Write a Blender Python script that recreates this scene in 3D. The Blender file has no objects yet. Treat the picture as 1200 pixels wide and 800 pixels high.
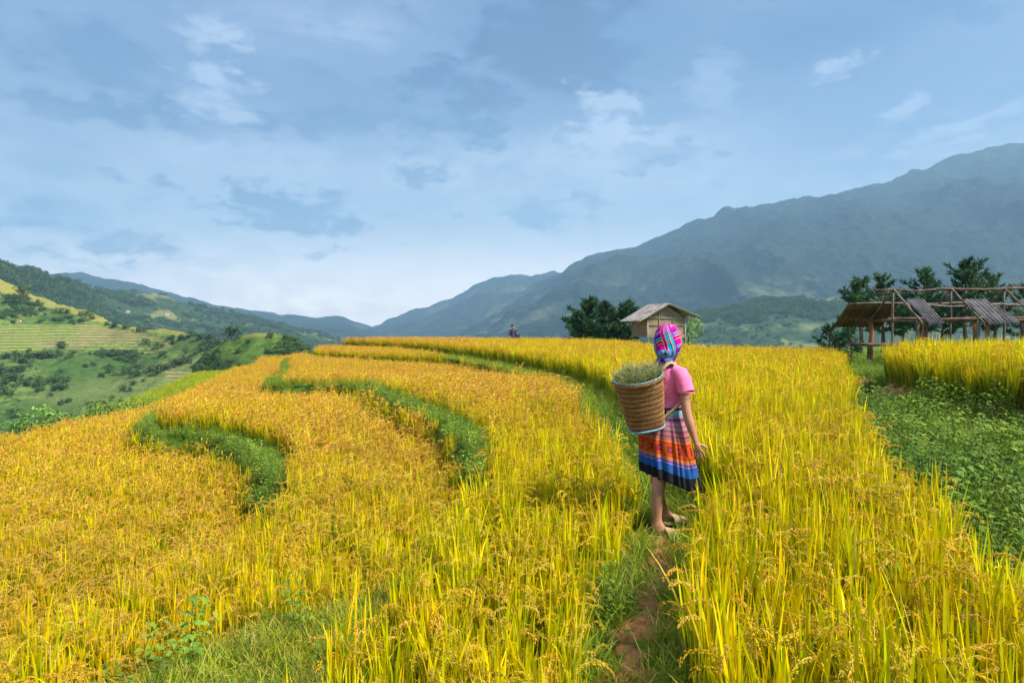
import bpy, bmesh, math, random
import numpy as np
from mathutils import Vector, Matrix, Euler, Quaternion
random.seed(7)
RNG = np.random.default_rng(7)
PI = math.pi
SC = bpy.context.scene
COL = SC.collection
CAMZ, F, HV = 1.6, 800.0, 380.0


def at(u, v, Y):
    """a point of the place: the direction of photo pixel (u, v), Y metres out"""
    return Vector(((u - 600) / F * Y, Y, CAMZ - (v - HV) / F * Y))


# ------------------------------------------------------------------ object helpers
def link(o, parent=None):
    COL.objects.link(o)
    if parent is not None:
        o.parent = parent
    return o


def tag(o, label=None, cat=None, group=None, kind=None):
    if label: o['label'] = label
    if cat: o['category'] = cat
    if group: o['group'] = group
    if kind: o['kind'] = kind
    return o


def empty(name, loc, rz=0.0):
    o = bpy.data.objects.new(name, None)
    o.location = loc
    o.rotation_euler = (0, 0, rz)
    o.empty_display_size = 0.2
    return link(o)


class MB:
    """collects verts / faces / per-vertex colours / uvs and makes ONE mesh"""
    def __init__(s):
        s.v, s.f, s.c, s.uv = [], [], [], []

    def add(s, vs, fs, col=None, uv=None):
        n = len(s.v)
        s.v += [tuple(p) for p in vs]
        s.f += [tuple(i + n for i in f) for f in fs]
        k = len(vs)
        if col is None: col = (1, 1, 1)
        if len(col) == k and hasattr(col[0], '__len__'):
            s.c += [tuple(c[:3]) for c in col]
        else:
            s.c += [tuple(col[:3])] * k
        s.uv += list(uv) if uv is not None else [(0, 0)] * k

    def box(s, c, d, rot=None, col=None):
        c = Vector(c); h = Vector(d) / 2
        vs = [Vector((x, y, z)) for x in (-h.x, h.x) for y in (-h.y, h.y) for z in (-h.z, h.z)]
        if rot is not None: vs = [rot @ p for p in vs]
        s.add([c + p for p in vs], [(0, 1, 3, 2), (4, 6, 7, 5), (0, 4, 5, 1), (2, 3, 7, 6), (0, 2, 6, 4), (1, 5, 7, 3)], col)

    def tube(s, pts, rad, n=8, col=None, cap=True, flat=None):
        """swept tube; rad = number or list; flat=(a,b) scales the two axes"""
        pts = [Vector(p) for p in pts]
        if not hasattr(rad, '__len__'): rad = [rad] * len(pts)
        vs = []; fs = []
        up = Vector((0, 0, 1)); prev = None
        for i, p in enumerate(pts):
            t = (pts[min(i + 1, len(pts) - 1)] - pts[max(i - 1, 0)])
            t = t.normalized() if t.length > 1e-9 else Vector((0, 0, 1))
            if prev is None:
                a = t.cross(up)
                if a.length < .05: a = t.cross(Vector((0, 1, 0)))
            else:
                a = prev - t * prev.dot(t)
            a.normalize(); prev = a; b = t.cross(a)
            fa, fb = flat if flat else (1, 1)
            for k in range(n):
                an = 2 * PI * k / n
                vs.append(p + a * (math.cos(an) * rad[i] * fa) + b * (math.sin(an) * rad[i] * fb))
        m = len(pts)
        for i in range(m - 1):
            for k in range(n):
                k2 = (k + 1) % n
                fs.append((i * n + k, i * n + k2, (i + 1) * n + k2, (i + 1) * n + k))
        if cap:
            fs.append(tuple(range(n - 1, -1, -1)))
            fs.append(tuple((m - 1) * n + k for k in range(n)))
        s.add(vs, fs, col)

    def loft(s, rings, closed=True, cap=(False, False), col=None, uvs=None):
        n = len(rings[0]); vs = [p for r in rings for p in r]; fs = []
        for i in range(len(rings) - 1):
            for k in range(n if closed else n - 1):
                k2 = (k + 1) % n
                fs.append((i * n + k, i * n + k2, (i + 1) * n + k2, (i + 1) * n + k))
        if cap[0]: fs.append(tuple(range(n - 1, -1, -1)))
        if cap[1]: fs.append(tuple((len(rings) - 1) * n + k for k in range(n)))
        s.add(vs, fs, col, uvs)

    def mesh(s, name, smooth=False):
        me = bpy.data.meshes.new(name)
        me.from_pydata(s.v, [], s.f)
        a = me.color_attributes.new('Col', 'FLOAT_COLOR', 'POINT')
        a.data.foreach_set('color', np.array([(c[0], c[1], c[2], 1) for c in s.c], dtype=np.float32).ravel())
        if any(u != (0, 0) for u in s.uv):
            at_ = me.attributes.new('puv', 'FLOAT2', 'POINT')
            at_.data.foreach_set('vector', np.array(s.uv, dtype=np.float32).ravel())
        if smooth:
            me.polygons.foreach_set('use_smooth', [True] * len(me.polygons))
        return me

    def build(s, name, mat, parent=None, smooth=False, loc=None):
        o = bpy.data.objects.new(name, s.mesh(name, smooth))
        if mat: o.data.materials.append(mat)
        if loc is not None: o.location = loc
        return link(o, parent)


# ------------------------------------------------------------------ node helpers
def mat_new(name):
    m = bpy.data.materials.new(name); m.use_nodes = True
    nt = m.node_tree
    for n in list(nt.nodes): nt.nodes.remove(n)
    return m, nt


class NT:
    def __init__(s, nt): s.nt = nt

    def n(s, t, **k):
        nd = s.nt.nodes.new(t)
        for a, b in k.items(): setattr(nd, a, b)
        return nd

    def inp(s, sock, val):
        if val is None: return
        if isinstance(val, bpy.types.NodeSocket): s.nt.links.new(val, sock)
        else: sock.default_value = val

    def math(s, op, a, b=None, c=None, clamp=False):
        nd = s.n('ShaderNodeMath', operation=op); nd.use_clamp = clamp
        s.inp(nd.inputs[0], a)
        if b is not None: s.inp(nd.inputs[1], b)
        if c is not None: s.inp(nd.inputs[2], c)
        return nd.outputs[0]

    def vmath(s, op, a, b=None):
        nd = s.n('ShaderNodeVectorMath', operation=op)
        s.inp(nd.inputs[0], a)
        if b is not None: s.inp(nd.inputs[1], b)
        return nd.outputs[1] if op in ('LENGTH', 'DOT_PRODUCT') else nd.outputs[0]

    def mix(s, f, a, b, mode='MIX'):
        nd = s.n('ShaderNodeMix', data_type='RGBA', blend_type=mode); nd.clamp_factor = True
        s.inp(nd.inputs[0], f); s.inp(nd.inputs[6], c4(a)); s.inp(nd.inputs[7], c4(b))
        return nd.outputs[2]

    def sstep(s, x, a, b, lo=0.0, hi=1.0):
        nd = s.n('ShaderNodeMapRange', interpolation_type='SMOOTHSTEP')
        s.inp(nd.inputs[0], x); s.inp(nd.inputs[1], a); s.inp(nd.inputs[2], b); s.inp(nd.inputs[3], lo); s.inp(nd.inputs[4], hi)
        return nd.outputs[0]

    def noise(s, vec, scale, detail=4, rough=.55, dist=0.0, col=False):
        nd = s.n('ShaderNodeTexNoise')
        if vec is not None: s.inp(nd.inputs['Vector'], vec)
        s.inp(nd.inputs['Scale'], scale); s.inp(nd.inputs['Detail'], detail); s.inp(nd.inputs['Roughness'], rough)
        s.inp(nd.inputs['Distortion'], dist)
        return nd.outputs[1] if col else nd.outputs[0]

    def ramp(s, f, stops, mode='LINEAR'):
        nd = s.n('ShaderNodeValToRGB'); cr = nd.color_ramp; cr.interpolation = mode
        while len(cr.elements) < len(stops): cr.elements.new(.5)
        for e, (p, c) in zip(cr.elements, stops):
            e.position = p; e.color = c4(c)
        s.inp(nd.inputs[0], f)
        return nd.outputs[0]

    def attr(s, name, kind='GEOMETRY', out=0):
        nd = s.n('ShaderNodeAttribute', attribute_name=name, attribute_type=kind)
        return nd.outputs[out]

    def comb(s, x, y, z):
        nd = s.n('ShaderNodeCombineXYZ')
        s.inp(nd.inputs[0], x); s.inp(nd.inputs[1], y); s.inp(nd.inputs[2], z)
        return nd.outputs[0]

    def sep(s, v):
        nd = s.n('ShaderNodeSeparateXYZ'); s.inp(nd.inputs[0], v); return nd.outputs

    def bump(s, h, strength=.4, dist=.02):
        nd = s.n('ShaderNodeBump'); s.inp(nd.inputs['Height'], h); nd.inputs['Strength'].default_value = strength
        nd.inputs['Distance'].default_value = dist
        return nd.outputs[0]

    def hsv(s, c, h=.5, sa=1.0, v=1.0):
        nd = s.n('ShaderNodeHueSaturation')
        s.inp(nd.inputs['Hue'], h); s.inp(nd.inputs['Saturation'], sa); s.inp(nd.inputs['Value'], v); s.inp(nd.inputs['Color'], c4(c))
        return nd.outputs[0]

    def bsdf(s, col, rough=.7, normal=None, spec=.3, metal=0.0, sheen=0.0):
        nd = s.n('ShaderNodeBsdfPrincipled')
        s.inp(nd.inputs['Base Color'], c4(col)); s.inp(nd.inputs['Roughness'], rough)
        nd.inputs['Specular IOR Level'].default_value = spec; nd.inputs['Metallic'].default_value = metal
        if sheen: nd.inputs['Sheen Weight'].default_value = sheen
        if normal is not None: s.inp(nd.inputs['Normal'], normal)
        return nd.outputs[0]

    def out(s, sh, vol=None):
        nd = s.n('ShaderNodeOutputMaterial')
        if sh is not None: s.nt.links.new(sh, nd.inputs[0])
        if vol is not None: s.nt.links.new(vol, nd.inputs[1])

    def leaf(s, col, trans=.4, rough=.5, spec=.25, tcol=None):
        d = s.bsdf(col, rough, spec=spec)
        t = s.n('ShaderNodeBsdfTranslucent'); s.inp(t.inputs[0], c4(tcol if tcol is not None else col))
        m = s.n('ShaderNodeMixShader'); m.inputs[0].default_value = trans
        s.nt.links.new(d, m.inputs[1]); s.nt.links.new(t.outputs[0], m.inputs[2])
        return m.outputs[0]

    def obj(s): return s.n('ShaderNodeTexCoord').outputs['Object']

    def rnd(s): return s.n('ShaderNodeObjectInfo').outputs['Random']


def c4(c):
    if isinstance(c, bpy.types.NodeSocket): return c
    if hasattr(c, '__len__') and len(c) == 3: return (c[0], c[1], c[2], 1.0)
    return c


M = {}


def simple_mat(name, c1, c2, scale=6, rough=.8, bump=.3, bdist=.01, stretch=(1, 1, 1), spec=.2, detail=5):
    m, nt = mat_new(name); t = NT(nt)
    mp = t.n('ShaderNodeMapping'); t.inp(mp.inputs[0], t.obj()); mp.inputs['Scale'].default_value = stretch
    nz = t.noise(mp.outputs[0], scale, detail, .6)
    col = t.mix(t.sstep(nz, .3, .7), c1, c2)
    t.out(t.bsdf(col, rough, t.bump(nz, bump, bdist), spec))
    M[name] = m
    return m


# ---- plants
def rice_mat():
    m, nt = mat_new('rice'); t = NT(nt)
    c = t.attr('Col'); tint = t.attr('tint', 'INSTANCER', 2); r = t.rnd()
    gold = t.mix(1.0, c, (1.0, .885, 1.5), 'MULTIPLY')
    c2 = t.mix(tint, c, gold)
    c3 = t.hsv(c2, t.math('MULTIPLY_ADD', r, .030, .486), 1.07, t.math('MULTIPLY_ADD', t.math('FRACT', t.math('MULTIPLY', r, 17.3)), .35, .85))
    t.out(t.leaf(c3, .30, .5, .2))
    M['rice'] = m


def green_mat(name, trans=.35, spec=.3, vr=.5):
    m, nt = mat_new(name); t = NT(nt)
    c = t.attr('Col'); r = t.rnd()
    c3 = t.hsv(c, t.math('MULTIPLY_ADD', r, .04, .48), 1.0, t.math('MULTIPLY_ADD', t.math('FRACT', t.math('MULTIPLY', r, 13.7)), vr, 1 - vr / 2))
    if name == 'grass':
        c3 = t.mix(t.attr('tint', 'INSTANCER', 2), c3, t.mix(1.0, c3, (1.75, 1.35, .5), 'MULTIPLY'))
    if name == 'weed':
        c3 = t.mix(t.attr('tint', 'INSTANCER', 2), c3, t.mix(1.0, c3, (.34, .50, .62), 'MULTIPLY'))
    t.out(t.leaf(c3, trans, .5, spec))
    M[name] = m


rice_mat()
green_mat('grass'); green_mat('weed', .35, .2); green_mat('needles', .30, .2, .25); green_mat('bush', .25, .2, .6)
simple_mat('bark', (.10, .065, .045), (.22, .15, .10), 8, .9, .5, .02, (1, 1, .2))
simple_mat('weathered_wood', (.20, .15, .11), (.42, .34, .27), 9, .85, .4, .008, (1, 1, .12))
simple_mat('pole_wood', (.07, .038, .026), (.21, .13, .09), 3, .8, .3, .006, (1, 1, 1))
simple_mat('grey_pole', (.08, .058, .044), (.23, .18, .145), 4, .85, .3, .006)
simple_mat('red_wood', (.20, .07, .03), (.42, .17, .07), 3, .7, .3, .006, (3, 3, .4))
simple_mat('roof_board', (.20, .17, .145), (.46, .40, .35), 2.2, .85, .3, .01, (1, 1, 1))
simple_mat('grey_corrugated', (.05, .048, .05), (.17, .155, .155), 3, .75, .2, .006)
simple_mat('rusty_corrugated', (.06, .05, .02), (.15, .11, .045), 2, .8, .2, .006)
simple_mat('skin', (.43, .20, .115), (.50, .245, .15), 14, .5, .05, .002, spec=.35)
simple_mat('pink_cotton', (.83, .165, .33), (.90, .22, .40), 9, .8, .55, .02)
simple_mat('black_cloth', (.012, .012, .016), (.03, .03, .035), 30, .85, .2, .003)
simple_mat('strap_canvas', (.42, .27, .11), (.58, .40, .19), 40, .85, .3, .003)
simple_mat('straw_shoe', (.50, .34, .15), (.72, .54, .28), 60, .8, .5, .004)
simple_mat('shoe_sole', (.42, .30, .14), (.55, .42, .22), 20, .8, .2, .002)
simple_mat('blue_trim', (.10, .28, .36), (.22, .44, .52), 30, .7, .2, .002)
simple_mat('dark_clothes', (.02, .02, .05), (.07, .06, .12), 9, .8, .1, .003)
simple_mat('hair', (.012, .009, .008), (.03, .022, .018), 30, .5, .3, .002, (4, 4, .4))
simple_mat('eye_white', (.75, .73, .70), (.8, .78, .75), 5, .3, 0, .001)
simple_mat('lip', (.42, .10, .09), (.48, .13, .11), 20, .5, .05, .001)
# ------------------------------------------------------------------ numpy noise
def _hash(ix, iy, seed):
    h = (ix.astype(np.int64) * 374761393 + iy.astype(np.int64) * 668265263 + seed * 1442695041) & 0xFFFFFFFF
    h = ((h ^ (h >> 13)) * 1274126177) & 0xFFFFFFFF
    return ((h ^ (h >> 16)) & 0xFFFF) / 65535.0


def vnoise(x, y, seed=0):
    ix = np.floor(x); iy = np.floor(y); fx = x - ix; fy = y - iy
    fx = fx * fx * fx * (fx * (fx * 6 - 15) + 10); fy = fy * fy * fy * (fy * (fy * 6 - 15) + 10)
    a = _hash(ix, iy, seed); b = _hash(ix + 1, iy, seed); c = _hash(ix, iy + 1, seed); d = _hash(ix + 1, iy + 1, seed)
    return (a + (b - a) * fx) * (1 - fy) + (c + (d - c) * fx) * fy - .5


def fbm(x, y, oct=5, seed=0, gain=.5, ridged=False):
    s = np.zeros_like(x, dtype=float); a = 1.0
    for i in range(oct):
        n = vnoise(x * 2 ** i + 17.3 * i, y * 2 ** i - 9.1 * i, seed + i)
        if ridged: n = .5 - np.abs(n) * 2
        s += a * n; a *= gain
    return s


def smooth(t):
    t = np.clip(t, 0, 1); return t * t * (3 - 2 * t)


# ------------------------------------------------------------------ terrace plan
def catmull(pts, k=8):
    P = [np.array(p, float) for p in pts]; P = [2 * P[0] - P[1]] + P + [2 * P[-1] - P[-2]]
    out = []
    for i in range(1, len(P) - 2):
        for j in range(k):
            t = j / k
            out.append(.5 * (2 * P[i] + (P[i + 1] - P[i - 1]) * t + (2 * P[i - 1] - 5 * P[i] + 4 * P[i + 1] - P[i + 2]) * t * t
                             + (3 * P[i] - P[i - 1] - 3 * P[i + 1] + P[i + 2]) * t ** 3))
    out.append(P[-2]); return np.array(out)


def seg_dist(px, py, line):
    d = np.full(px.shape, 1e9)
    for a, b in zip(line[:-1], line[1:]):
        ab = b - a; L = ab @ ab + 1e-12
        t = np.clip(((px - a[0]) * ab[0] + (py - a[1]) * ab[1]) / L, 0, 1)
        np.minimum(d, (px - a[0] - t * ab[0]) ** 2 + (py - a[1] - t * ab[1]) ** 2, out=d)
    return np.sqrt(d)


def inside(px, py, poly):
    r = np.zeros(px.shape, bool); n = len(poly)
    for i in range(n):
        a = poly[i]; b = poly[(i + 1) % n]
        if a[1] == b[1]: continue
        c = ((a[1] > py) != (b[1] > py)) & (px < (b[0] - a[0]) * (py - a[1]) / (b[1] - a[1]) + a[0])
        r ^= c
    return r


E1 = catmull([(.1, -3), (.42, 1), (.70, 2.6), (.76, 3.05), (.94, 3.5), (1.19, 4.1), (1.43, 4.8), (1.56, 5.5), (1.70, 7.5), (1.97, 11.6), (2.0, 16), (1.29, 20.6), (0, 25.6), (-3.4, 35), (-7, 42), (-11.5, 46)])
E1b = catmull([(2.2, 24), (1, 28), (-1.2, 31), (-4.4, 33), (-8, 36), (-11.5, 40), (-12.5, 44)])
E2 = catmull([(-.7, -3), (-.72, 1.5), (-.75, 2.8), (-.62, 3.8), (-.40, 4.94), (-.22, 6.5), (-.2, 8.3), (-.41, 10), (-.97, 11.6), (-1.6, 13.1), (-2.66, 16), (-3.8, 19.2), (-5.2, 21.4), (-6.3, 22.0), (-7.2, 22.3), (-8.1, 24.0), (-9.0, 28), (-11, 34), (-13.5, 42)])
E3 = catmull([(-3.6, -3), (-3.3, 2.5), (-3.05, 4.06), (-2.7, 5.4), (-2.55, 6.6), (-2.65, 8.1), (-3.2, 10.2), (-4.2, 12.2), (-5.0, 13.2), (-6.3, 14.2), (-7.3, 14.5), (-8.0, 15.6), (-9.2, 19), (-11.6, 28), (-14.5, 38), (-18, 49)])
E4 = catmull([(-11, -3), (-11, 5), (-11.3, 11), (-11.6, 15.4), (-12.2, 19.2), (-13.8, 27.4), (-16.3, 37), (-19.5, 48)])
RIGHT = catmull([(12.4, 27), (11.2, 23), (9.0, 18.5), (6.4, 13), (3.95, 8), (2.95, 5.45), (2.35, 3.6), (2.0, 2.6), (1.8, 1.5), (1.6, -3)])
FAR1 = [(-8, 47), (-3, 46), (3, 44), (5.5, 41), (6.8, 33), (8.5, 29)]
A1 = np.vstack([E1, FAR1, RIGHT])
A1b = np.vstack([E1b, [(-9, 48), (-3, 46.5), (3, 44), (5, 30)]])
A2 = np.vstack([E2, [(-9, 49), (-3, 48), (4, 44), (6, 30), (1.5, -3)]])
A3 = np.vstack([E3, [(-13, 53), (-3, 50), (4, 44), (6, 30), (1.5, -3)]])
A4 = np.vstack([E4, [(-14, 54), (-3, 51), (4, 44), (6, 30), (1.5, -3)]])
T0 = np.vstack([catmull([(7.2, -3), (6.9, 5), (6.9, 8.6), (6.85, 9.9), (7.0, 11.3), (7.5, 13.3), (8.6, 15.6), (10.5, 17.6), (14, 19)]), [(40, 20), (40, -3)]])
RPOLY = np.vstack([RIGHT[::-1], [(14, 29), (20, 31), (45, 31), (45, -3)]])
Z = dict(t1=0.0, t1b=-.45, t2=-.36, t3=-.86, t4=-1.5, t0=.38, b1=.0, b1b=-.40, b2=.0, b3=-.58, b4=-1.35)
LEV = [('A1', A1, 0.0, E1), ('A1b', A1b, Z['t1b'], E1b), ('A2', A2, Z['t2'], E2), ('A3', A3, Z['t3'], E3), ('A4', A4, Z['t4'], E4)]


def bw(k, x, y):
    """width of the grassy bund outside edge k"""
    if k == 0: return .38 + .20 * np.exp(-((y - 4.7) / 1.2) ** 2) + .36 * smooth((y - 5) / 6)
    if k == 1: return .45
    if k == 2: return .14 + .22 * smooth((y - 6.5) / 2.5) + 1.15 * (1 - smooth((y - 3.6) / 1.9)) + .10 * smooth((y - 8) / 6)
    if k == 3: return .10 + .28 * smooth((y - 7.6) / 2) + .22 * np.exp(-((y - 11.5) / 3) ** 2)
    return .9 + 1.3 * smooth((y - 20) / 10)


def dzf(y): return smooth((y - 14) / 12)


def bl(k, x, y):
    if k == 2: return -.30 + .30 * smooth((y - 6.5) / 2.5) - .5 * dzf(y)
    if k == 3: return -.95 + .28 * smooth((y - 8.2) / 1.8) - .5 * dzf(y)
    if k == 4: return Z['b4'] - .5 * dzf(y)
    return np.full(x.shape, (Z['b1'], Z['b1b'], 0, 0, Z['b4'])[k])



SLOPE = [.16, .2, .28, .30, .8]


def plan(px, py):
    """ground height, zone (-1 off farm, 0..4 rice level, 5 = T0, 10 + k bund of edge k, 20 = weedy right bank)"""
    wob = fbm(px * .9, py * .9, 3, 5) * .10 * smooth((py - 2) / 4)
    qx, qy = px + wob, py + fbm(px * .9 + 40, py * .9, 3, 9) * .10 * smooth((py - 2) / 4)
    ins = [inside(qx, qy, L[1]) for L in LEV]
    dist = [seg_dist(qx, qy, L[3]) for L in LEV]
    z = np.full(px.shape, np.nan); zone = np.full(px.shape, -1)
    floor_k = [Z['t1b'], Z['t2'], Z['t3'], Z['t4'], None]
    farm = ins[4]
    # from the lowest level up
    for k in range(4, -1, -1):
        z[ins[k]] = (LEV[k][2] - (.5 * dzf(py) if k > 1 else 0))[ins[k]] if k > 1 else LEV[k][2]; zone[ins[k]] = k
    # bunds: outside edge k, within the band
    for k in range(4, -1, -1):
        w = bw(k, px, py)
        outk = ~ins[k]
        if k == 2: outk &= ~(ins[1] | ins[0])
        if k in (0, 1): outk &= (px < 3)
        band = outk & (dist[k] < w + SLOPE[k])
        zz = np.nan_to_num(z, nan=-1.9)
        s = smooth((dist[k] - w) / SLOPE[k])
        lip = bl(k, px, py) + .05 * np.exp(-(dist[k] / .2) ** 2)
        nz = np.maximum(zz, lip * (1 - s) + zz * s)
        z[band] = nz[band]
        zone[band & (dist[k] < w + .55 * SLOPE[k])] = 10 + k
    # right bank and T0
    rp = inside(px, py, RPOLY) & ~ins[0]
    dr = seg_dist(px, py, RIGHT)
    t0 = inside(qx, qy, T0)
    dt = seg_dist(qx, qy, T0[:-2])
    zr = .0 + .10 * smooth(dr / 2.5) + .05 * fbm(px * .7, py * .7, 3, 3) + .10 * smooth(dr / .4)
    z[rp] = zr[rp]; zone[rp] = 20
    z[rp & t0] = Z['t0']; zone[rp & t0] = 5
    near = rp & ~t0 & (dt < .5)
    zz = zr + (Z['t0'] - .06 - zr) * (1 - smooth(dt / .5))
    z[near] = zz[near]
    # off the farm: fall away
    off = (zone == -1)
    allp = np.vstack([E4, [(-14, 54), (-3, 51), (3, 46), (6, 42), (8, 33), (13, 29)], [(20, 31), (45, 31)]])
    d = seg_dist(px, py, allp)
    edge = -.5 * dzf(py) * (px < 3) + np.where(px < -8, -1.45, np.where(px < 9, -1.45 + (px + 8) / 17 * 1.1, .3))
    leftness = smooth((-px - 6) / 6)
    fall = leftness * (.42 * d) + (1 - leftness) * (.025 * d + .0045 * np.minimum(d, 45) ** 2 + .4 * np.maximum(d - 45, 0))
    z_off = edge - fall + .25 * fbm(px * .35, py * .35, 4, 21) * np.minimum(d, 3)
    # stepped small terraces on the falling left slope
    zo = np.where(leftness > .5, np.where(d < 14, edge - .4 * np.floor(d / 1.6) - .28 * smooth((d / 1.6 % 1 - .75) / .25) - .05 * d, z_off - 0.0), z_off)
    z[off] = np.maximum(zo, -78)[off]
    z = z + .012 * fbm(px * 6, py * 6, 3, 31) * (zone >= 0)
    return z, zone, dist, d


def grid_mesh(xs, ys, Zv):
    ny, nx = Zv.shape
    X, Y = np.meshgrid(xs, ys)
    v = np.stack([X, Y, Zv], -1).reshape(-1, 3)
    i = np.arange(nx * ny).reshape(ny, nx)
    f = np.stack([i[:-1, :-1], i[:-1, 1:], i[1:, 1:], i[1:, :-1]], -1).reshape(-1, 4)
    return v, f


def np_mesh(name, v, f, col=None, smooth_=True):
    me = bpy.data.meshes.new(name)
    me.vertices.add(len(v)); me.vertices.foreach_set('co', np.asarray(v, np.float32).ravel())
    me.loops.add(f.size); me.loops.foreach_set('vertex_index', f.astype(np.int32).ravel())
    me.polygons.add(len(f)); k = f.shape[1]
    me.polygons.foreach_set('loop_start', np.arange(0, len(f) * k, k, dtype=np.int32))
    me.update(calc_edges=True)
    me.polygons.foreach_set('use_smooth', [smooth_] * len(f))
    if col is not None:
        a = me.color_attributes.new('Col', 'FLOAT_COLOR', 'POINT')
        c = np.ones((len(v), 4), np.float32); c[:, :col.shape[1]] = col
        a.data.foreach_set('color', c.ravel())
    return me


def geo(a, b, n, first):
    r = 1.0
    tot = b - a
    lo, hi = 1.0001, 3.0
    for _ in range(60):
        r = (lo + hi) / 2
        s = first * (r ** n - 1) / (r - 1)
        if s > tot: hi = r
        else: lo = r
    return a + np.cumsum(first * r ** np.arange(n))


gx = np.concatenate([-(geo(24, 130, 26, .3))[::-1], np.arange(-24, -4, .16), np.arange(-4, 4, .07), np.arange(4, 16, .12), geo(16, 110, 24, .25)])
gy = np.concatenate([np.arange(-4, 1.5, .25), np.arange(1.5, 18, .08), np.arange(18, 56, .16), geo(56, 190, 26, .4)])
GX, GY = np.meshgrid(gx, gy)
GZ, GZONE, GD, GOUT = plan(GX, GY)


def height(x, y):
    a = np.atleast_1d(np.asarray(x, float)); b = np.atleast_1d(np.asarray(y, float))
    return plan(a, b)[0]


def fast_h(x, y):
    """bilinear height from the ground grid"""
    ix = np.clip(np.searchsorted(gx, x) - 1, 0, len(gx) - 2); iy = np.clip(np.searchsorted(gy, y) - 1, 0, len(gy) - 2)
    fx = np.clip((x - gx[ix]) / (gx[ix + 1] - gx[ix]), 0, 1); fy = np.clip((y - gy[iy]) / (gy[iy + 1] - gy[iy]), 0, 1)
    return (GZ[iy, ix] * (1 - fx) * (1 - fy) + GZ[iy, ix + 1] * fx * (1 - fy) + GZ[iy + 1, ix] * (1 - fx) * fy + GZ[iy + 1, ix + 1] * fx * fy)


v, f = grid_mesh(gx, gy, GZ)
gm, nt = mat_new('farm_soil'); t = NT(nt)
P = t.obj(); nz = t.noise(P, 1.3, 6, .6); n2 = t.noise(P, 14, 5, .6)
soil = t.mix(t.sstep(n2, .35, .7), (.13, .075, .035), (.24, .14, .07))
turf = t.mix(t.sstep(nz, .35, .65), (.05, .10, .012), (.12, .20, .02))
cc = t.mix(t.sstep(t.attr('Col', out=2), .3, .7), soil, turf)
t.out(t.bsdf(cc, .95, t.bump(n2, .6, .03), .1))
turfmask = ((GZONE >= 10) | (GZONE == -1)).astype(np.float32).reshape(-1)
go = bpy.data.objects.new('farm_ground', np_mesh('farm_ground', v, f, np.stack([turfmask] * 3, -1)))
go.data.materials.append(gm); link(go); tag(go, 'stepped earth of the rice terraces with grassy bunds', 'ground', kind='structure')

# the trodden clay path on the bund
path_c = catmull([(.36, 1.6), (.46, 2.6), (.52, 3.05), (.69, 3.6), (.90, 4.2), (1.03, 4.7), (1.10, 5.1)], 30)
mb = MB(); rows = []
for i, p in enumerate(path_c):
    tg = path_c[min(i + 1, len(path_c) - 1)] - path_c[max(i - 1, 0)]; tg /= np.linalg.norm(tg); nn = np.array([-tg[1], tg[0]])
    w = (.100 + .040 * math.sin(i * .23 + 1) + .025 * math.sin(i * .71)) * 1.15
    row = []
    for j in range(19):
        s = -1 + 2 * j / 18
        q = p + nn * s * w
        row.append(q)
    rows.append(row)
Q = np.array(rows); HZ = fast_h(Q[..., 0], Q[..., 1])
HZ = HZ + .008 + .026 * fbm(Q[..., 0] * 15, Q[..., 1] * 15, 4, 4) + .012 * fbm(Q[..., 0] * 50, Q[..., 1] * 50, 2, 6)
HZ[:, 0] -= .03; HZ[:, -1] -= .03
mb.loft([[(Q[i, j, 0], Q[i, j, 1], HZ[i, j]) for j in range(19)] for i in range(len(Q))], closed=False)
m_, nt = mat_new('clay_path'); t = NT(nt); P = t.obj(); n1 = t.noise(P, 9, 6, .65); n2 = t.noise(P, 60, 4, .6)
t.out(t.bsdf(t.mix(t.sstep(n1, .3, .7), (.24, .09, .038), (.48, .22, .10)), .95, t.bump(t.math('ADD', n1, t.math('MULTIPLY', n2, .5)), .9, .03), .1))
pth = mb.build('clay_path', m_, smooth=True); tag(pth, 'narrow trodden red clay path on the grassy bund', 'path', kind='structure')


# ------------------------------------------------------------------ instancing of stuff
def source_collection(name, meshes, mat):
    c = bpy.data.collections.new(name)           # never linked to the scene: only a source of plant shapes
    for i, me in enumerate(meshes):
        if not me.materials: me.materials.append(mat)
        o = bpy.data.objects.new('%s_%03d' % (name, i), me); c.objects.link(o)
    return c


_groups = {}


def scatter_group(c):
    if c.name in _groups: return _groups[c.name]
    g = bpy.data.node_groups.new('scatter_' + c.name, 'GeometryNodeTree')
    g.interface.new_socket('Geometry', in_out='INPUT', socket_type='NodeSocketGeometry')
    g.interface.new_socket('Geometry', in_out='OUTPUT', socket_type='NodeSocketGeometry')
    N, L = g.nodes, g.links
    gi = N.new('NodeGroupInput'); go_ = N.new('NodeGroupOutput')
    ci = N.new('GeometryNodeCollectionInfo'); ci.inputs[0].default_value = c
    ci.inputs['Separate Children'].default_value = True; ci.inputs['Reset Children'].default_value = True
    ip = N.new('GeometryNodeInstanceOnPoints'); ip.inputs['Pick Instance'].default_value = True

    def named(nm, tp):
        a = N.new('GeometryNodeInputNamedAttribute'); a.data_type = tp; a.inputs[0].default_value = nm
        return [o for o in a.outputs if o.enabled][0]
    e = N.new('FunctionNodeEulerToRotation'); L.new(named('rot', 'FLOAT_VECTOR'), e.inputs[0])
    L.new(gi.outputs[0], ip.inputs['Points']); L.new(ci.outputs[0], ip.inputs['Instance'])
    L.new(named('idx', 'INT'), ip.inputs['Instance Index']); L.new(e.outputs[0], ip.inputs['Rotation'])
    L.new(named('scl', 'FLOAT_VECTOR'), ip.inputs['Scale']); L.new(ip.outputs[0], go_.inputs[0])
    _groups[c.name] = g
    return g


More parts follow.
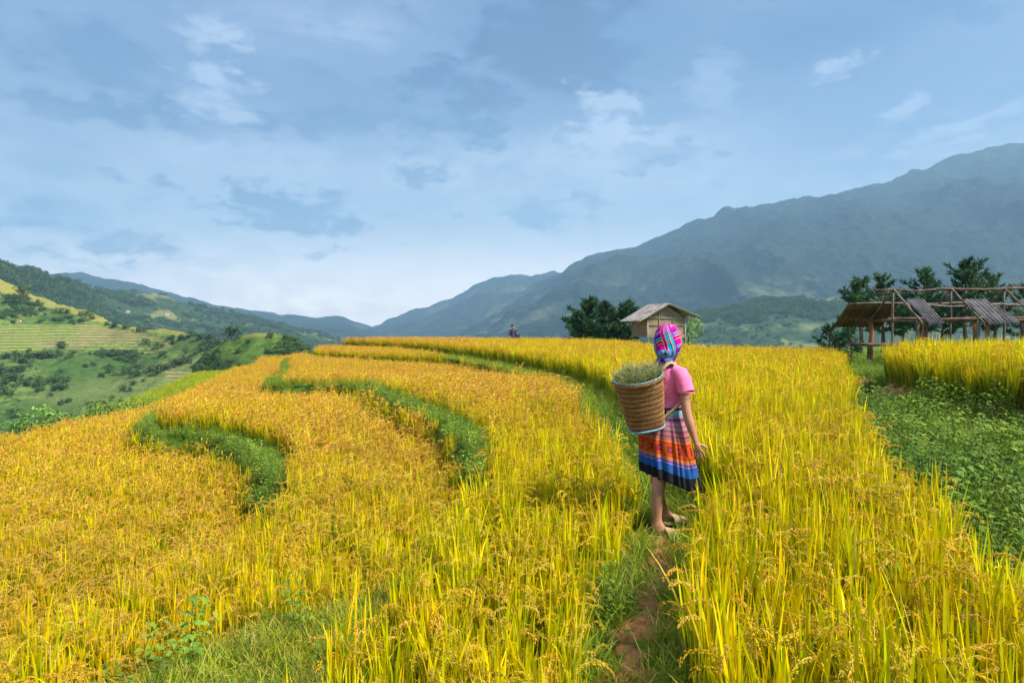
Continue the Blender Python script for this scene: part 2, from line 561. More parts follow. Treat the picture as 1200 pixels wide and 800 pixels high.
def scatter(name, pts, c, nvar, label, cat, scl=(.85, 1.15), tint=None, idx=None, tilt=.08, zs=None, rot=None):
    pts = np.asarray(pts); n = len(pts)
    me = bpy.data.meshes.new(name); me.vertices.add(n); me.vertices.foreach_set('co', pts.astype(np.float32).ravel())
    r = RNG.normal(0, tilt, (n, 3)); r[:, 2] = RNG.uniform(0, 2 * PI, n)
    if rot is not None: r = rot
    s = RNG.uniform(scl[0], scl[1], n); S = np.stack([s, s, s if zs is None else s * zs], -1)
    me.attributes.new('rot', 'FLOAT_VECTOR', 'POINT').data.foreach_set('vector', r.astype(np.float32).ravel())
    me.attributes.new('scl', 'FLOAT_VECTOR', 'POINT').data.foreach_set('vector', S.astype(np.float32).ravel())
    idx = RNG.integers(0, nvar, n) if idx is None else idx
    me.attributes.new('idx', 'INT', 'POINT').data.foreach_set('value', idx.astype(np.int32))
    tint = np.zeros(n) if tint is None else tint
    me.attributes.new('tint', 'FLOAT', 'POINT').data.foreach_set('value', tint.astype(np.float32))
    o = bpy.data.objects.new(name, me); link(o)
    md = o.modifiers.new('scatter', 'NODES'); md.node_group = scatter_group(c)
    tag(o, label, cat, kind='stuff')
    return o


# ------------------------------------------------------------------ rice plants
def lerp3(a, b, t): return tuple(a[i] + (b[i] - a[i]) * t for i in range(3))


GREEN = (.055, .145, .008); LIME = (.27, .40, .014); YEL = (.92, .70, .011); GOLD = (.83, .555, .045); STRAW = (.80, .585, .12); BROWN = (.50, .30, .065)


def blade(mb, p, az, lean, L, w, bend, c0, c1, seg=5, twist=None, e=1.0):
    """flat leaf from p, leaning out by lean towards az, bending further by bend"""
    d = Vector((math.cos(az), math.sin(az), 0)); tw = az + PI / 2 if twist is None else twist
    side = Vector((math.cos(tw), math.sin(tw), 0)); vs = []; cs = []; q = Vector(p); th = lean
    for i in range(seg + 1):
        t = i / seg
        ww = w * (.55 + .9 * t if t < .5 else 1.0) * (1 - max(0, t - .35) / .65) ** .8 if i < seg else 0
        c = lerp3(c0, c1, t ** e)
        if i < seg:
            vs += [q - side * ww / 2, q + side * ww / 2]; cs += [c, c]
        else:
            vs.append(q.copy()); cs.append(c)
        th = lean + bend * (t + .5 / seg) ** 1.6
        q = q + (d * math.sin(th) + Vector((0, 0, 1)) * math.cos(th)) * (L / seg)
    fs = [(2 * i, 2 * i + 1, 2 * i + 3, 2 * i + 2) for i in range(seg - 1)] + [(2 * seg - 2, 2 * seg - 1, 2 * seg)]
    mb.add(vs, fs, cs)


def grain(mb, p, d, L, w, c):
    d = d.normalized(); a = d.cross(Vector((.3, .5, .81))).normalized(); b = d.cross(a)
    m = p + d * L * .45
    vs = [p] + [m + a * w, m + b * w, m - a * w, m - b * w] + [p + d * L]
    mb.add(vs, [(0, 1, 2), (0, 2, 3), (0, 3, 4), (0, 4, 1), (5, 2, 1), (5, 3, 2), (5, 4, 3), (5, 1, 4)], c)


def panicle(mb, p, az, L, R, near, c):
    d = Vector((math.cos(az), math.sin(az), 0)); q = Vector(p); n = 9; pts = [q.copy()]
    th0 = R.uniform(.1, .4); th1 = R.uniform(2.0, 2.9)
    for i in range(n):
        th = th0 + (th1 - th0) * ((i + .5) / n) ** 1.1
        q = q + (d * math.sin(th) + Vector((0, 0, 1)) * math.cos(th)) * (L / n); pts.append(q.copy())
    if near:
        mb.tube(pts, .0014, 3, lerp3(c, LIME, .4), False)
        for i in range(38):
            t = .2 + .8 * (i / 37) ** .85; k = min(int(t * n), n - 1); fr = t * n - k
            b = pts[k].lerp(pts[k + 1], fr); tg = (pts[k + 1] - pts[k]).normalized()
            o = Vector((R.gauss(0, 1), R.gauss(0, 1), R.gauss(-.5, .6))).normalized()
            dd = (tg * 1.2 + o * .5 + Vector((0, 0, -.3)))
            cc = lerp3(c, R.choice([GOLD, STRAW, BROWN, YEL]), R.uniform(0, .7))
            grain(mb, b + o * R.uniform(.001, .010), dd, R.uniform(.010, .014), .0026, cc)
    else:
        for s in (0, 1):
            sd = Vector((-d.y, d.x, 0)) if s == 0 else Vector((0, 0, 1))
            vs = []; cs = []
            for i, b in enumerate(pts[1:]):
                t = i / (n - 1); w = .0085 * math.sin(PI * min(1, .12 + t * .85)) * R.uniform(.6, 1.4)
                if s == 1: w *= .8
                vs += [b - sd * w, b + sd * w]; cc = lerp3(c, R.choice([GOLD, STRAW, BROWN]), R.uniform(0, .6)); cs += [cc, cc]
            mb.add(vs, [(2 * i, 2 * i + 1, 2 * i + 3, 2 * i + 2) for i in range(n - 1)], cs)


def rice_clump(seed, near, grainy):
    R = random.Random(seed); mb = MB(); ns = 14 if near else 12
    for s in range(ns):
        a = R.uniform(0, 2 * PI); r = .062 * math.sqrt(R.random()); base = Vector((r * math.cos(a), r * math.sin(a), -.02))
        az = a + R.gauss(0, .7); lean = abs(R.gauss(.03, .05)); H = R.uniform(.44, .60)
        top = base + (Vector((math.cos(az), math.sin(az), 0)) * math.sin(lean) + Vector((0, 0, 1)) * math.cos(lean)) * H
        w = .0075 if near else .012; ta = R.uniform(0, PI); sd = Vector((math.cos(ta), math.sin(ta), 0))
        cb = lerp3(GREEN, BROWN, R.random() ** 2 * .7); ct = lerp3(LIME, YEL, R.random() * .7); md = base.lerp(top, .62)
        mb.add([base - sd * w / 2, base + sd * w / 2, md + sd * w / 2, md - sd * w / 2, top + sd * w / 4, top - sd * w / 4], [(0, 1, 2, 3), (3, 2, 4, 5)], [cb, cb, lerp3(cb, ct, .35), lerp3(cb, ct, .35), ct, ct])
        ripe = R.random() ** .55
        tipc = lerp3(YEL, GOLD, R.random() * (.9 if grainy else .25)) if R.random() > .28 else lerp3(LIME, YEL, .35)
        for _ in range(1 if grainy else 2):
            fl = base.lerp(top, R.uniform(.55, .9))
            blade(mb, fl, az + R.gauss(0, 1.2), abs(R.gauss(.06, .10)), R.uniform(.19, .33) * (.82 if grainy else 1.0), R.uniform(.009, .015) * (1 if near else 1.25),
                  R.uniform(-.1, .32) + (1.3 if R.random() < .10 else 0), lerp3(lerp3(GREEN, LIME, .75), YEL, ripe * .75), tipc, 5 if near else 3, R.uniform(0, 2 * PI), 1.15)
        for _ in range(2 if near else 1):
            lo = base.lerp(top, R.uniform(.15, .65))
            c1 = R.choice([YEL, GOLD, LIME, LIME, STRAW, (.16, .28, .012)])
            blade(mb, lo, R.uniform(0, 2 * PI), R.uniform(.03, .26), R.uniform(.25, .42), R.uniform(.008, .012) * (1 if near else 1.4), R.uniform(.0, .5) + (.8 if R.random() < .15 else 0),
                  lerp3(GREEN, LIME, R.random() * .7), c1, 5 if near else 3, R.uniform(0, 2 * PI), 1.1)
        if R.random() < (.75 if grainy else .40):
            pz = top if not grainy else top + Vector((0, 0, R.uniform(.0, .10)))
            panicle(mb, pz, az + R.gauss(0, .8), R.uniform(.115, .17), R, near, lerp3(lerp3(GOLD, STRAW, R.random()), BROWN, R.random() * .7))
    return mb.mesh('rice_clump')


near_src = source_collection('rice_plant_near', [rice_clump(i, True, i >= 6) for i in range(12)], M['rice'])
far_src = source_collection('rice_plant_far', [rice_clump(50 + i, False, i >= 6) for i in range(12)], M['rice'])


def field_points(test, x0, x1, y0, y1, sp):
    xs = np.arange(x0, x1, sp); ys = np.arange(y0, y1, sp)
    X, Y = np.meshgrid(xs, ys); X = X.ravel() + RNG.uniform(-.42, .42, X.size) * sp; Y = Y.ravel() + RNG.uniform(-.42, .42, Y.size) * sp
    k = (np.abs(X) < .80 * np.maximum(Y, 0) + 1.6) & (Y > .6)
    X, Y = X[k], Y[k]
    z, zone, dist, _ = plan(X, Y)
    k = test(X, Y, zone, dist)
    return X[k], Y[k], z[k]


def rice_field(zn, label, box, grain_p, tintf, hs, keep=None):
    Xn, Yn, Zn = field_points(lambda X, Y, z, d: (z == zn) & (Y < 8 + 5 * RNG.random(Y.shape)) & (keep(X, Y) if keep else True), *box, .158)
    Xf, Yf, Zf = field_points(lambda X, Y, z, d: (z == zn) & (Y >= 8 + 5 * RNG.random(Y.shape)) & (keep(X, Y) if keep else True), *box, .165)
    outs = []
    for nm, X, Y, Zz, src in (('n', Xn, Yn, Zn, near_src), ('f', Xf, Yf, Zf, far_src)):
        if len(X) == 0: continue
        gp = grain_p(X, Y); g = RNG.random(len(X)) < gp
        idx = RNG.integers(0, 6, len(X)) + 6 * g
        tint = np.clip(tintf(X, Y) + RNG.normal(0, .16, len(X)) + .5 * fbm(X * .5, Y * .5, 3, 77), 0, 1)
        zs = hs * (1 + .10 * fbm(X * .6, Y * .6, 3, 55))
        outs.append((X, Y, Zz, idx, tint, zs, src))
    return outs


def make_field(zn, name, label_near, label_far, box, grain_p, tintf, hs, keep=None):
    for k, (X, Y, Zz, idx, tint, zs, src) in enumerate(rice_field(zn, '', box, grain_p, tintf, hs, keep)):
        lab = label_near if src is near_src else label_far
        scatter(name, np.stack([X, Y, Zz], -1), src, 12, lab, 'rice', (.82, 1.15), tint, idx, .07, zs)


ONE = lambda v: (lambda X, Y: np.full(X.shape, v))
# keep the person's standing place free
def clear_person(X, Y): return (np.hypot(X - 1.10, Y - 5.22) > .30) & ((seg_dist(X, Y, E1) > np.where(Y < 4.2, .03, .10)) | (Y > 7))


make_field(0, 'rice_field', 'tall yellow rice on the highest right-hand terrace, close beside the clay path', 'yellow rice on the top terrace running back to the hut and skyline',
           (-12, 30, .5, 47, ), lambda X, Y: .22 + .25 * smooth((Y - 15) / 15) + .4 * smooth((-X) / 4), lambda X, Y: .05 + .35 * smooth((Y - 10) / 25) + .5 * smooth((1 - X) / 5), 1.0, clear_person)
make_field(1, 'rice_field', 'ripe rice', 'narrow golden strip of rice below the top terrace near the skyline', (-14, 3, 22, 49), ONE(.8), ONE(.7), .95)
make_field(2, 'rice_field', 'yellow and green rice of the middle terrace, left of the clay path', 'golden rice on the middle terrace between the two long curving bunds', (-14, 3, .5, 50),
           lambda X, Y: .30 + .5 * smooth((Y - 5) / 9), lambda X, Y: .08 + .62 * smooth((Y - 4) / 11), 1.0, clear_person)
make_field(3, 'rice_field', 'golden rice beyond the grassy bottom corner, third terrace down', 'golden rice between the long curving bund and the crescent-shaped bund', (-19, 1, .5, 54),
           lambda X, Y: .48 + .30 * smooth((Y - 4) / 7), lambda X, Y: .35 + .35 * smooth((Y - 3) / 8), .97)
make_field(4, 'rice_field', 'orange gold rice in the lower left corner, lowest terrace', 'orange gold rice on the lowest left terrace around the crescent-shaped bund', (-21, -1, .5, 56),
           ONE(.74), ONE(.72), .95)
make_field(5, 'rice_field', 'rice', 'bright yellow rice on the raised terrace before the open shed', (6, 24, 2, 21), ONE(.10), ONE(.0), 1.12)


# ------------------------------------------------------------------ grass, weeds
def grass_tuft(seed, n=26, hmin=.10, hmax=.28, spread=.10, dry=.15):
    R = random.Random(seed); mb = MB()
    for _ in range(n):
        a = R.uniform(0, 2 * PI); r = spread * math.sqrt(R.random())
        c0 = lerp3((.08, .16, .008), (.20, .32, .02), R.random()); c1 = lerp3((.18, .34, .014), (.38, .47, .035), R.random())
        if R.random() < dry: c1 = (.48, .38, .13)
        blade(mb, (r * math.cos(a), r * math.sin(a), -.01), R.uniform(0, 2 * PI), R.uniform(.05, .6), R.uniform(hmin, hmax), R.uniform(.004, .009), R.uniform(.2, 1.3), c0, c1, 3, R.uniform(0, 2 * PI))
    return mb.mesh('grass_tuft')


def leaf_at(mb, p, d, L, w, c, droop=.3):
    d = d.normalized(); s = d.cross(Vector((0, 0, 1)))
    s = s.normalized() if s.length > .01 else Vector((1, 0, 0)); n = s.cross(d)
    a = p + d * L * .45 + n * .04 * L; b = p + d * L + Vector((0, 0, -droop * L))
    q = p + d * L * .78 - Vector((0, 0, droop * L * .5))
    mb.add([p, a + s * w / 2 + n * w * .12, a, a - s * w / 2 + n * w * .12, q + s * w * .3, q - s * w * .3, b],
           [(0, 2, 1), (0, 3, 2), (1, 2, 6, 4), (2, 3, 5, 6)], c)


def weed(seed, h=.3, n=5, L=.07):
    R = random.Random(seed); mb = MB()
    for s in range(n):
        az = R.uniform(0, 2 * PI); lean = R.uniform(.05, .6); hh = h * R.uniform(.5, 1.15); d = Vector((math.cos(az) * math.sin(lean), math.sin(az) * math.sin(lean), math.cos(lean)))
        b = Vector((R.gauss(0, .05), R.gauss(0, .05), -.01)); mb.tube([b, b + d * hh], .0025, 3, (.09, .17, .03), False)
        k = int(5 + hh * 14); base = lerp3((.09, .18, .012), (.26, .38, .03), R.random())
        for i in range(k):
            t = .2 + .8 * i / max(1, k - 1); a2 = i * 2.4 + R.random()
            dd = Vector((math.cos(a2), math.sin(a2), R.uniform(.1, .7)))
            c = lerp3(base, (.34, .44, .06), R.random() * .5)
            ll = L * R.uniform(.6, 1.3)
            leaf_at(mb, b + d * hh * t, dd, ll, ll * R.uniform(.38, .6), c)
    return mb.mesh('weed')


tufts = source_collection('grass_tuft', [grass_tuft(i) for i in range(6)] + [grass_tuft(10 + i, 34, .06, .17, .10, .5) for i in range(3)], M['grass'])
weeds = source_collection('weed_plant', [weed(i, .22, 5, .05) for i in range(4)] + [weed(20 + i, .40, 6, .075) for i in range(4)], M['weed'])
path_line = path_c


def ground_points(zones, x0, x1, y0, y1, sp, extra=None):
    xs = np.arange(x0, x1, sp); ys = np.arange(y0, y1, sp)
    X, Y = np.meshgrid(xs, ys); X = X.ravel() + RNG.uniform(-.5, .5, X.size) * sp; Y = Y.ravel() + RNG.uniform(-.5, .5, Y.size) * sp
    k = (np.abs(X) < .80 * np.maximum(Y, 0) + 1.2) & (Y > .8); X, Y = X[k], Y[k]
    z, zone, dist, d = plan(X, Y); k = np.isin(zone, zones)
    if extra is not None: k &= extra(X, Y, zone, dist, d)
    return np.stack([X[k], Y[k], z[k]], -1)


offpath = lambda X, Y, zn, dist, d: seg_dist(X, Y, path_line) > .075 + .07 * RNG.random(X.shape) + .08 * fbm(X * 5, Y * 5, 2, 8)
pts = np.vstack([ground_points([10], -1, 3, 1.5, 9, .055, offpath), ground_points([10, 11], -14, 3, 9, 48, .13)])
sz = np.ones(len(pts)); sz[(pts[:, 1] < 9)] = .72
feet = np.hypot(pts[:, 0] - 1.17, pts[:, 1] - 5.2) < .22
pts = pts[~feet]; sz = sz[~feet]
scatter('bund_grass', pts, tufts, 9, 'green grass lining the clay path and the bund of the top terrace', 'grass', (.7, 1.25), tilt=.2, zs=sz, tint=np.clip(RNG.normal(.3, .2, len(pts)), 0, 1))
pts = np.vstack([ground_points([12], -4, 1, 1.5, 8, .06), ground_points([12], -15, 2, 8, 44, .11)])
scatter('bund_grass', pts, tufts, 9, 'green grass on the long curving bund left of the middle terrace', 'grass', (.55, 1.0), tilt=.25, zs=np.where(pts[:, 1] > 7, .62, 1.0), idx=np.where((pts[:, 1] < 7) & (RNG.random(len(pts)) < .8), RNG.integers(6, 9, len(pts)), RNG.integers(0, 9, len(pts))), tint=np.where(pts[:, 1] < 7, np.clip(RNG.normal(.5, .2, len(pts)), 0, 1), .1))
pts = ground_points([13], -19, 0, 3, 48, .11)
scatter('bund_grass', pts, tufts, 9, 'green grass on the crescent-shaped bund of the lower terraces', 'grass', (.6, 1.0), tilt=.25, zs=np.full(len(pts), .62))
pts = np.vstack([ground_points([14], -24, -8, 8, 55, .16), ground_points([-1], -50, -8, 8, 80, .30, lambda X, Y, z, D, d: (d < 14) & (X < -9))])
scatter('edge_grass', pts, tufts, 9, 'bright green grass along the outer rim of the terraces', 'grass', (.8, 1.4), tilt=.2, tint=np.clip(RNG.normal(.75, .2, len(pts)), 0, 1))
# weeds on the dark outer faces of the bunds
outer = lambda k: (lambda X, Y, zn, D, d: D[k] > bw(k, X, Y) * .62)
pts = np.vstack([ground_points([12], -10, 1, 7, 26, .15, outer(2)), ground_points([13], -10, 0, 7, 18, .14, outer(3)), ground_points([12], -2.6, 0, 3, 5.5, .34), ground_points([10], 0, 2.2, 2, 12, .22, lambda X, Y, zn, D, d: (seg_dist(X, Y, path_line) > .16) & ~((Y > 3.7) & (Y < 5.7) & (X > .18 * Y)))])
scatter('bund_weeds', pts, weeds, 8, 'leafy green weeds among the grass of the bunds', 'weeds', (.40, .85), tilt=.2)
# the weedy bank on the right
dirt = [(9.0, 17.0, 1.1), (7.4, 13.2, .8)]
offdirt = lambda X, Y, zn, dist, d: np.min([np.hypot((X - a) / 1.0, (Y - b) / 1.6) - r for a, b, r in dirt], axis=0) > 0
pts = ground_points([20], 1.5, 26, 1.5, 29, .155, offdirt)
k = RNG.random(len(pts)) < np.where(pts[:, 1] > 14, .8, 1); pts = pts[k]
idx = np.where((pts[:, 1] < 12) & (pts[:, 1] > 4.5), RNG.integers(0, 8, len(pts)), RNG.integers(0, 5, len(pts)))
scatter('bank_weeds', pts, weeds, 8, 'leafy green weeds covering the bank between the two right terraces', 'weeds', (.6, 1.15), idx=idx, tilt=.2, tint=np.clip(.25 + 1.2 * fbm(pts[:, 0] * .8, pts[:, 1] * .8, 3, 91) + RNG.normal(0, .15, len(pts)), 0, 1), zs=np.clip(1 + .9 * fbm(pts[:, 0] * .7, pts[:, 1] * .7, 3, 92), .5, 1.5))
pts = ground_points([20], 1.5, 26, 1.5, 29, .17, offdirt)
scatter('bank_grass', pts, tufts, 9, 'green grass among the weeds of the right bank', 'grass', (.9, 1.5), tilt=.2)
# dirt showing on the bank
for (a, b, r) in dirt:
    mb = MB(); rings = []
    for i in range(7):
        q = i / 6
        ring = []
        for k in range(20):
            an = 2 * PI * k / 20; rr = r * q * (1 + .2 * math.sin(3 * an + a))
            x = a + rr * math.cos(an); y = b + 1.6 * rr * math.sin(an)
            ring.append((x, y, float(fast_h(np.array([x]), np.array([y]))[0]) + .03 - (.06 if i == 6 else 0)))
        rings.append(ring)
    mb.loft(rings); o = mb.build('bare_earth', m_, smooth=True); tag(o, 'bare patch of red earth on the weedy right bank', 'ground', kind='structure')
EXPOSURE = 2.78
SKY_CLOUD = 0.162
# ------------------------------------------------------------------ hills and mountains
def pl(us, pts):
    a = np.array(pts, float); return np.interp(us, a[:, 0], a[:, 1])


def hill(name, ridge, D, r0, zf, nu, nt_, shape=1.0, gully=0.0, gs=300, rough=0.0, rs=40, mat=None, seed=0, colf=None, label='', step=None, back=.35):
    u0, u1 = ridge[0][0], ridge[-1][0]
    us = np.linspace(u0, u1, nu)
    rv = pl(us, ridge); k = np.ones(5) / 5; rv = np.convolve(np.pad(rv, 2, 'edge'), k, 'valid')
    Dv = pl(us, D) if hasattr(D, '__len__') else np.full(nu, float(D)); R0 = pl(us, r0) if hasattr(r0, '__len__') else np.full(nu, float(r0))
    tf = np.concatenate([np.linspace(0, 1, nt_), 1 + np.linspace(0, 1, 9)[1:] * .4])
    T, U = np.meshgrid(tf, us, indexing='ij')
    Y = R0 + (Dv - R0) * T; X = (U - 600) / F * Y
    zr = CAMZ - (rv - HV) / F * Dv
    tt = np.minimum(T, 1)
    Zh = zf + (zr - zf) * tt ** shape
    env = np.clip(tt * (1 - tt) * 4, 0, 1) ** .7
    Zh = Zh + gully * (zr - zf) * env * fbm(X / gs, Y / (gs * 2.5), 5, seed, .5, True)
    if rough: Zh = Zh + rough * (.3 + .7 * np.minimum(1, tt * 3)) * fbm(X / rs, Y / rs, 4, seed + 3)
    Zh = np.where(T > 1, Zh - (T - 1) * back * (Dv - R0), Zh)
    V = HV - (Zh - CAMZ) / Y * F
    if step is not None: Zh = step(U, V, X, Y, Zh)
    col = None
    if colf is not None: col = colf(U, V, X, Y, Zh)
    v = np.stack([X, Y, Zh], -1).reshape(-1, 3)
    i = np.arange(T.size).reshape(T.shape)
    f = np.stack([i[:-1, :-1], i[:-1, 1:], i[1:, 1:], i[1:, :-1]], -1).reshape(-1, 4)
    o = bpy.data.objects.new(name, np_mesh(name, v, f, None if col is None else col.reshape(-1, 3)))
    o.data.materials.append(mat); link(o); tag(o, label, 'hill', kind='structure')
    o['_h'] = 0
    del o['_h']
    return dict(us=us, U=U, X=X, Y=Y, Z=Zh, V=V, o=o)


def hill_mat(name, forest, forest2, field, scale, lo=.5, hi=.65, fine=8.0, bumpd=6, terr=False):
    m, nt = mat_new(name); t = NT(nt); P = t.obj()
    n1 = t.noise(P, scale, 6, .6); n2 = t.noise(P, scale * fine, 5, .65)
    c = t.mix(t.sstep(n2, .35, .65), forest, forest2)
    mask = t.math('MULTIPLY', t.sstep(n1, lo, hi), t.attr('Col', out=2))
    n3 = t.noise(P, scale * 3, 2, .5)
    c = t.mix(mask, c, t.mix(n3, field, tuple(x * .6 for x in field)))
    t.out(t.bsdf(c, .95, t.bump(n2, .8, bumpd), .05))
    M[name] = m
    return m


# the near hillside across the valley, with its terraced fields
m, nt = mat_new('terraced_hillside'); t = NT(nt); P = t.obj(); s = t.sep(P); ca = t.sep(t.attr('Col', out=0))
n1 = t.noise(P, .03, 5, .6); n2 = t.noise(P, .25, 6, .65); n3 = t.noise(P, .012, 3, .5)
green = t.mix(t.sstep(n1, .38, .62), (.065, .12, .026), (.15, .21, .048)); green = t.mix(t.sstep(n2, .42, .62), green, (.045, .09, .022)); green = t.mix(t.math('MULTIPLY', t.sstep(n3, .5, .62), .5), green, (.17, .19, .06))
zz = t.math('ADD', t.math('MULTIPLY', s[2], .70), t.math('MULTIPLY', n1, 1.3))
fr = t.math('FRACT', zz)
stripe = t.sstep(fr, .62, .78)
stripe = t.math('MULTIPLY', stripe, t.sstep(fr, 1.0, .92))
crop = t.mix(t.sstep(t.noise(P, .035, 3), .42, .6), (.25, .28, .07), (.36, .27, .12))
crop = t.mix(t.sstep(t.noise(P, .02, 3), .5, .62), crop, (.19, .25, .06))
crop = t.mix(.30, crop, (.10, .12, .04)); crop = t.mix(t.math('MULTIPLY', stripe, .85), crop, (.05, .10, .015))
c = t.mix(ca[0], green, crop)
c = t.mix(ca[1], c, t.mix(t.math('MULTIPLY', stripe, .5), (.28, .26, .06), (.13, .15, .03)))
n5 = t.noise(P, .9, 4, .7); c = t.mix(t.math('MULTIPLY', t.sstep(n5, .48, .62), .5), c, t.mix(1.0, c, (.45, .5, .5), 'MULTIPLY'))
c = t.mix(t.math('MULTIPLY', t.sstep(t.noise(P, .06, 4, .6), .62, .72), t.sstep(ca[2], .2, .8)), c, (.30, .17, .09))
t.out(t.bsdf(c, .95, t.bump(n2, .7, 1.0), .05))
M['terraced_hillside'] = m


def a_mask(U, V, X, Y, Zh):
    n = fbm(X / 25, Y / 25, 3, 8) * 10
    vtop = np.interp(U, [-40, 0, 70, 120, 160, 205], [379, 380, 378, 379, 386, 400]); vbot = np.interp(U, [-40, 0, 60, 130, 170, 205], [418, 417, 415, 413, 415, 408])
    r = smooth((V + n * .35 - vtop) / 3) * smooth((vbot + n * .8 - V) / 4) * smooth((205 + n - U) / 6)
    r = r * (1 - smooth(1 - (((U - 70) / 9) ** 2 + ((V - 405) / 9) ** 2)) * .9)
    lo = np.interp(U, [-40, 0, 30, 60, 110, 150, 215], [340, 345, 351, 362, 378, 386, 396])
    g = smooth((lo + n * .25 - V) / 3) * (U < 260) * smooth((V - np.interp(U, [0, 200], [300, 300])) / 2)
    r2 = smooth((V - 432) / 3) * smooth((455 - V) / 4) * smooth((U - 190) / 8) * .8
    b = np.clip(r + smooth((V - 480) / 8), 0, 1)
    return np.stack([np.maximum(r, r2), g, b], -1)


def a_step(U, V, X, Y, Zh):
    mk = a_mask(U, V, X, Y, Zh); k = np.maximum(mk[..., 0], mk[..., 1] * .5); n = fbm(X / 40, Y / 40, 2, 4) * 1.6
    q = (Zh + n) * .70; st = (np.floor(q) + smooth((q % 1 - .55) / .45)) / .70 - n
    return Zh * (1 - k) + st * k


HA = hill('terraced_hillside', [(-60, 318), (0, 329), (10, 333), (47, 349), (98, 363), (131, 376), (168, 386), (219, 391), (250, 397), (280, 410), (310, 424), (340, 440)],
          [(-60, 440), (0, 430), (220, 340), (340, 260)], 165, -72, 340, 260, .92, .06, 90, 3.2, 22, M['terraced_hillside'], 3, a_mask, 'green hillside across the valley with striped rice terraces', a_step)

g2 = hill_mat('knoll_green', (.035, .075, .015), (.09, .15, .025), (.26, .24, .07), .03, .45, .6, 9, 1.0)
HK = hill('grassy_knoll', [(225, 430), (250, 408), (264, 400), (280, 395), (300, 391), (320, 390), (338, 393), (352, 402), (372, 416), (390, 430)], 200, 120, -45, 120, 80, .8, .03, 40, 1.2, 9, g2, 5,
          lambda U, V, X, Y, Z: np.stack([smooth((V - 388) / 2) * smooth((397 - V) / 3)] * 3, -1), 'low bushy knoll beyond the far end of the terraces')
g3 = hill_mat('wooded_hill', (.02, .045, .014), (.05, .09, .025), (.24, .24, .07), .007, .52, .60, 14, 3)
one = lambda U, V, X, Y, Z: np.ones(U.shape + (3,))
HB = hill('wooded_hill', [(-60, 306), (0, 313), (23, 316), (44, 320), (68, 327), (77, 334), (100, 341), (120, 344), (145, 340), (170, 342), (198, 348), (215, 357), (240, 362), (280, 369), (320, 379), (360, 389), (400, 397), (440, 404)],
          [(-60, 800), (0, 850), (75, 1000), (145, 1500), (440, 1700)], [(-60, 480), (440, 700)], -95, 320, 200, .85, .12, 160, 16, 60, g3, 11, one, 'long wooded hill with scattered fields behind the terraced hillside')
g4 = hill_mat('far_ridge', (.012, .026, .018), (.026, .044, .028), (.09, .11, .06), .0015, .55, .65, 12, 10)
HC = hill('far_ridge', [(-60, 312), (0, 315), (58, 322), (93, 320), (128, 326), (163, 335), (203, 344), (257, 357), (280, 362), (330, 371), (370, 372), (405, 374), (440, 383), (480, 396)],
          4200, 2000, -100, 260, 120, .9, .14, 500, 30, 150, g4, 17, one, 'hazy blue ridge far behind the left hills')
HM2 = hill('distant_mountain', [(360, 402), (400, 396), (430, 388), (450, 378), (480, 368), (520, 355), (545, 343), (575, 329), (600, 323), (625, 326), (650, 321), (690, 330), (740, 345)], 5200, 2800, -100, 240, 140, .9, .20, 700, 45, 200, g4, 23, one,
           'distant blue mountain left of the great slope')
g5 = hill_mat('mountain_forest', (.008, .020, .012), (.026, .046, .026), (.12, .14, .07), .0028, .52, .60, 14, 22)
HM1 = hill('great_mountain', [(480, 402), (510, 394), (540, 381), (560, 372), (600, 350), (630, 333), (650, 320), (690, 300), (720, 292), (760, 285), (800, 268), (850, 249), (900, 240), (960, 232), (1010, 220), (1060, 205), (1100, 190), (1150, 175), (1200, 168), (1290, 140)],
           3600, 1500, -110, 420, 260, .95, .13, 420, 38, 110, g5, 29,
           lambda U, V, X, Y, Z: np.stack([np.clip(smooth((V - 318) / 30) + .15, 0, 1)] * 3, -1), 'great forested mountain rising to the right under haze')
g6 = hill_mat('forest_hill', (.022, .050, .022), (.05, .085, .035), (.19, .23, .09), .006, .50, .58, 12, 4)
HM3 = hill('forest_hill', [(640, 420), (720, 402), (760, 388), (800, 372), (830, 366), (870, 356), (900, 351), (940, 348), (985, 350), (1020, 353), (1060, 354), (1120, 360), (1290, 368)], 1250, 700, -85, 260, 150, .85, .10, 200, 11, 50, g6, 37,
           lambda U, V, X, Y, Z: np.stack([np.clip(smooth((V - 376) / 8) + .9 * smooth(1 - ((U - 965) / 30) ** 2) * smooth((356 - V) / 3), 0, 1)] * 3, -1), 'dark wooded hill with pale fields below the great mountain')

# the valley floor: one sheet out to the horizon
th = np.linspace(-PI, PI, 161); rr = np.geomspace(35, 7000, 56)
TH, RR = np.meshgrid(th, rr); X = RR * np.sin(TH); Y = RR * np.cos(TH); Zv = -80 - 20 * smooth(RR / 900) + 2.5 * fbm(X / 60, Y / 60, 4, 41)
i = np.arange(TH.size).reshape(TH.shape); f = np.stack([i[:-1, :-1], i[:-1, 1:], i[1:, 1:], i[1:, :-1]], -1).reshape(-1, 4)
o = bpy.data.objects.new('valley_floor', np_mesh('valley_floor', np.stack([X, Y, Zv], -1).reshape(-1, 3), f, np.ones((TH.size, 3))))
o.data.materials.append(hill_mat('valley_green', (.05, .09, .02), (.10, .15, .035), (.22, .24, .07), .004, .5, .6, 10, 2)); link(o)
tag(o, 'green valley floor between the hills', 'ground', kind='structure')

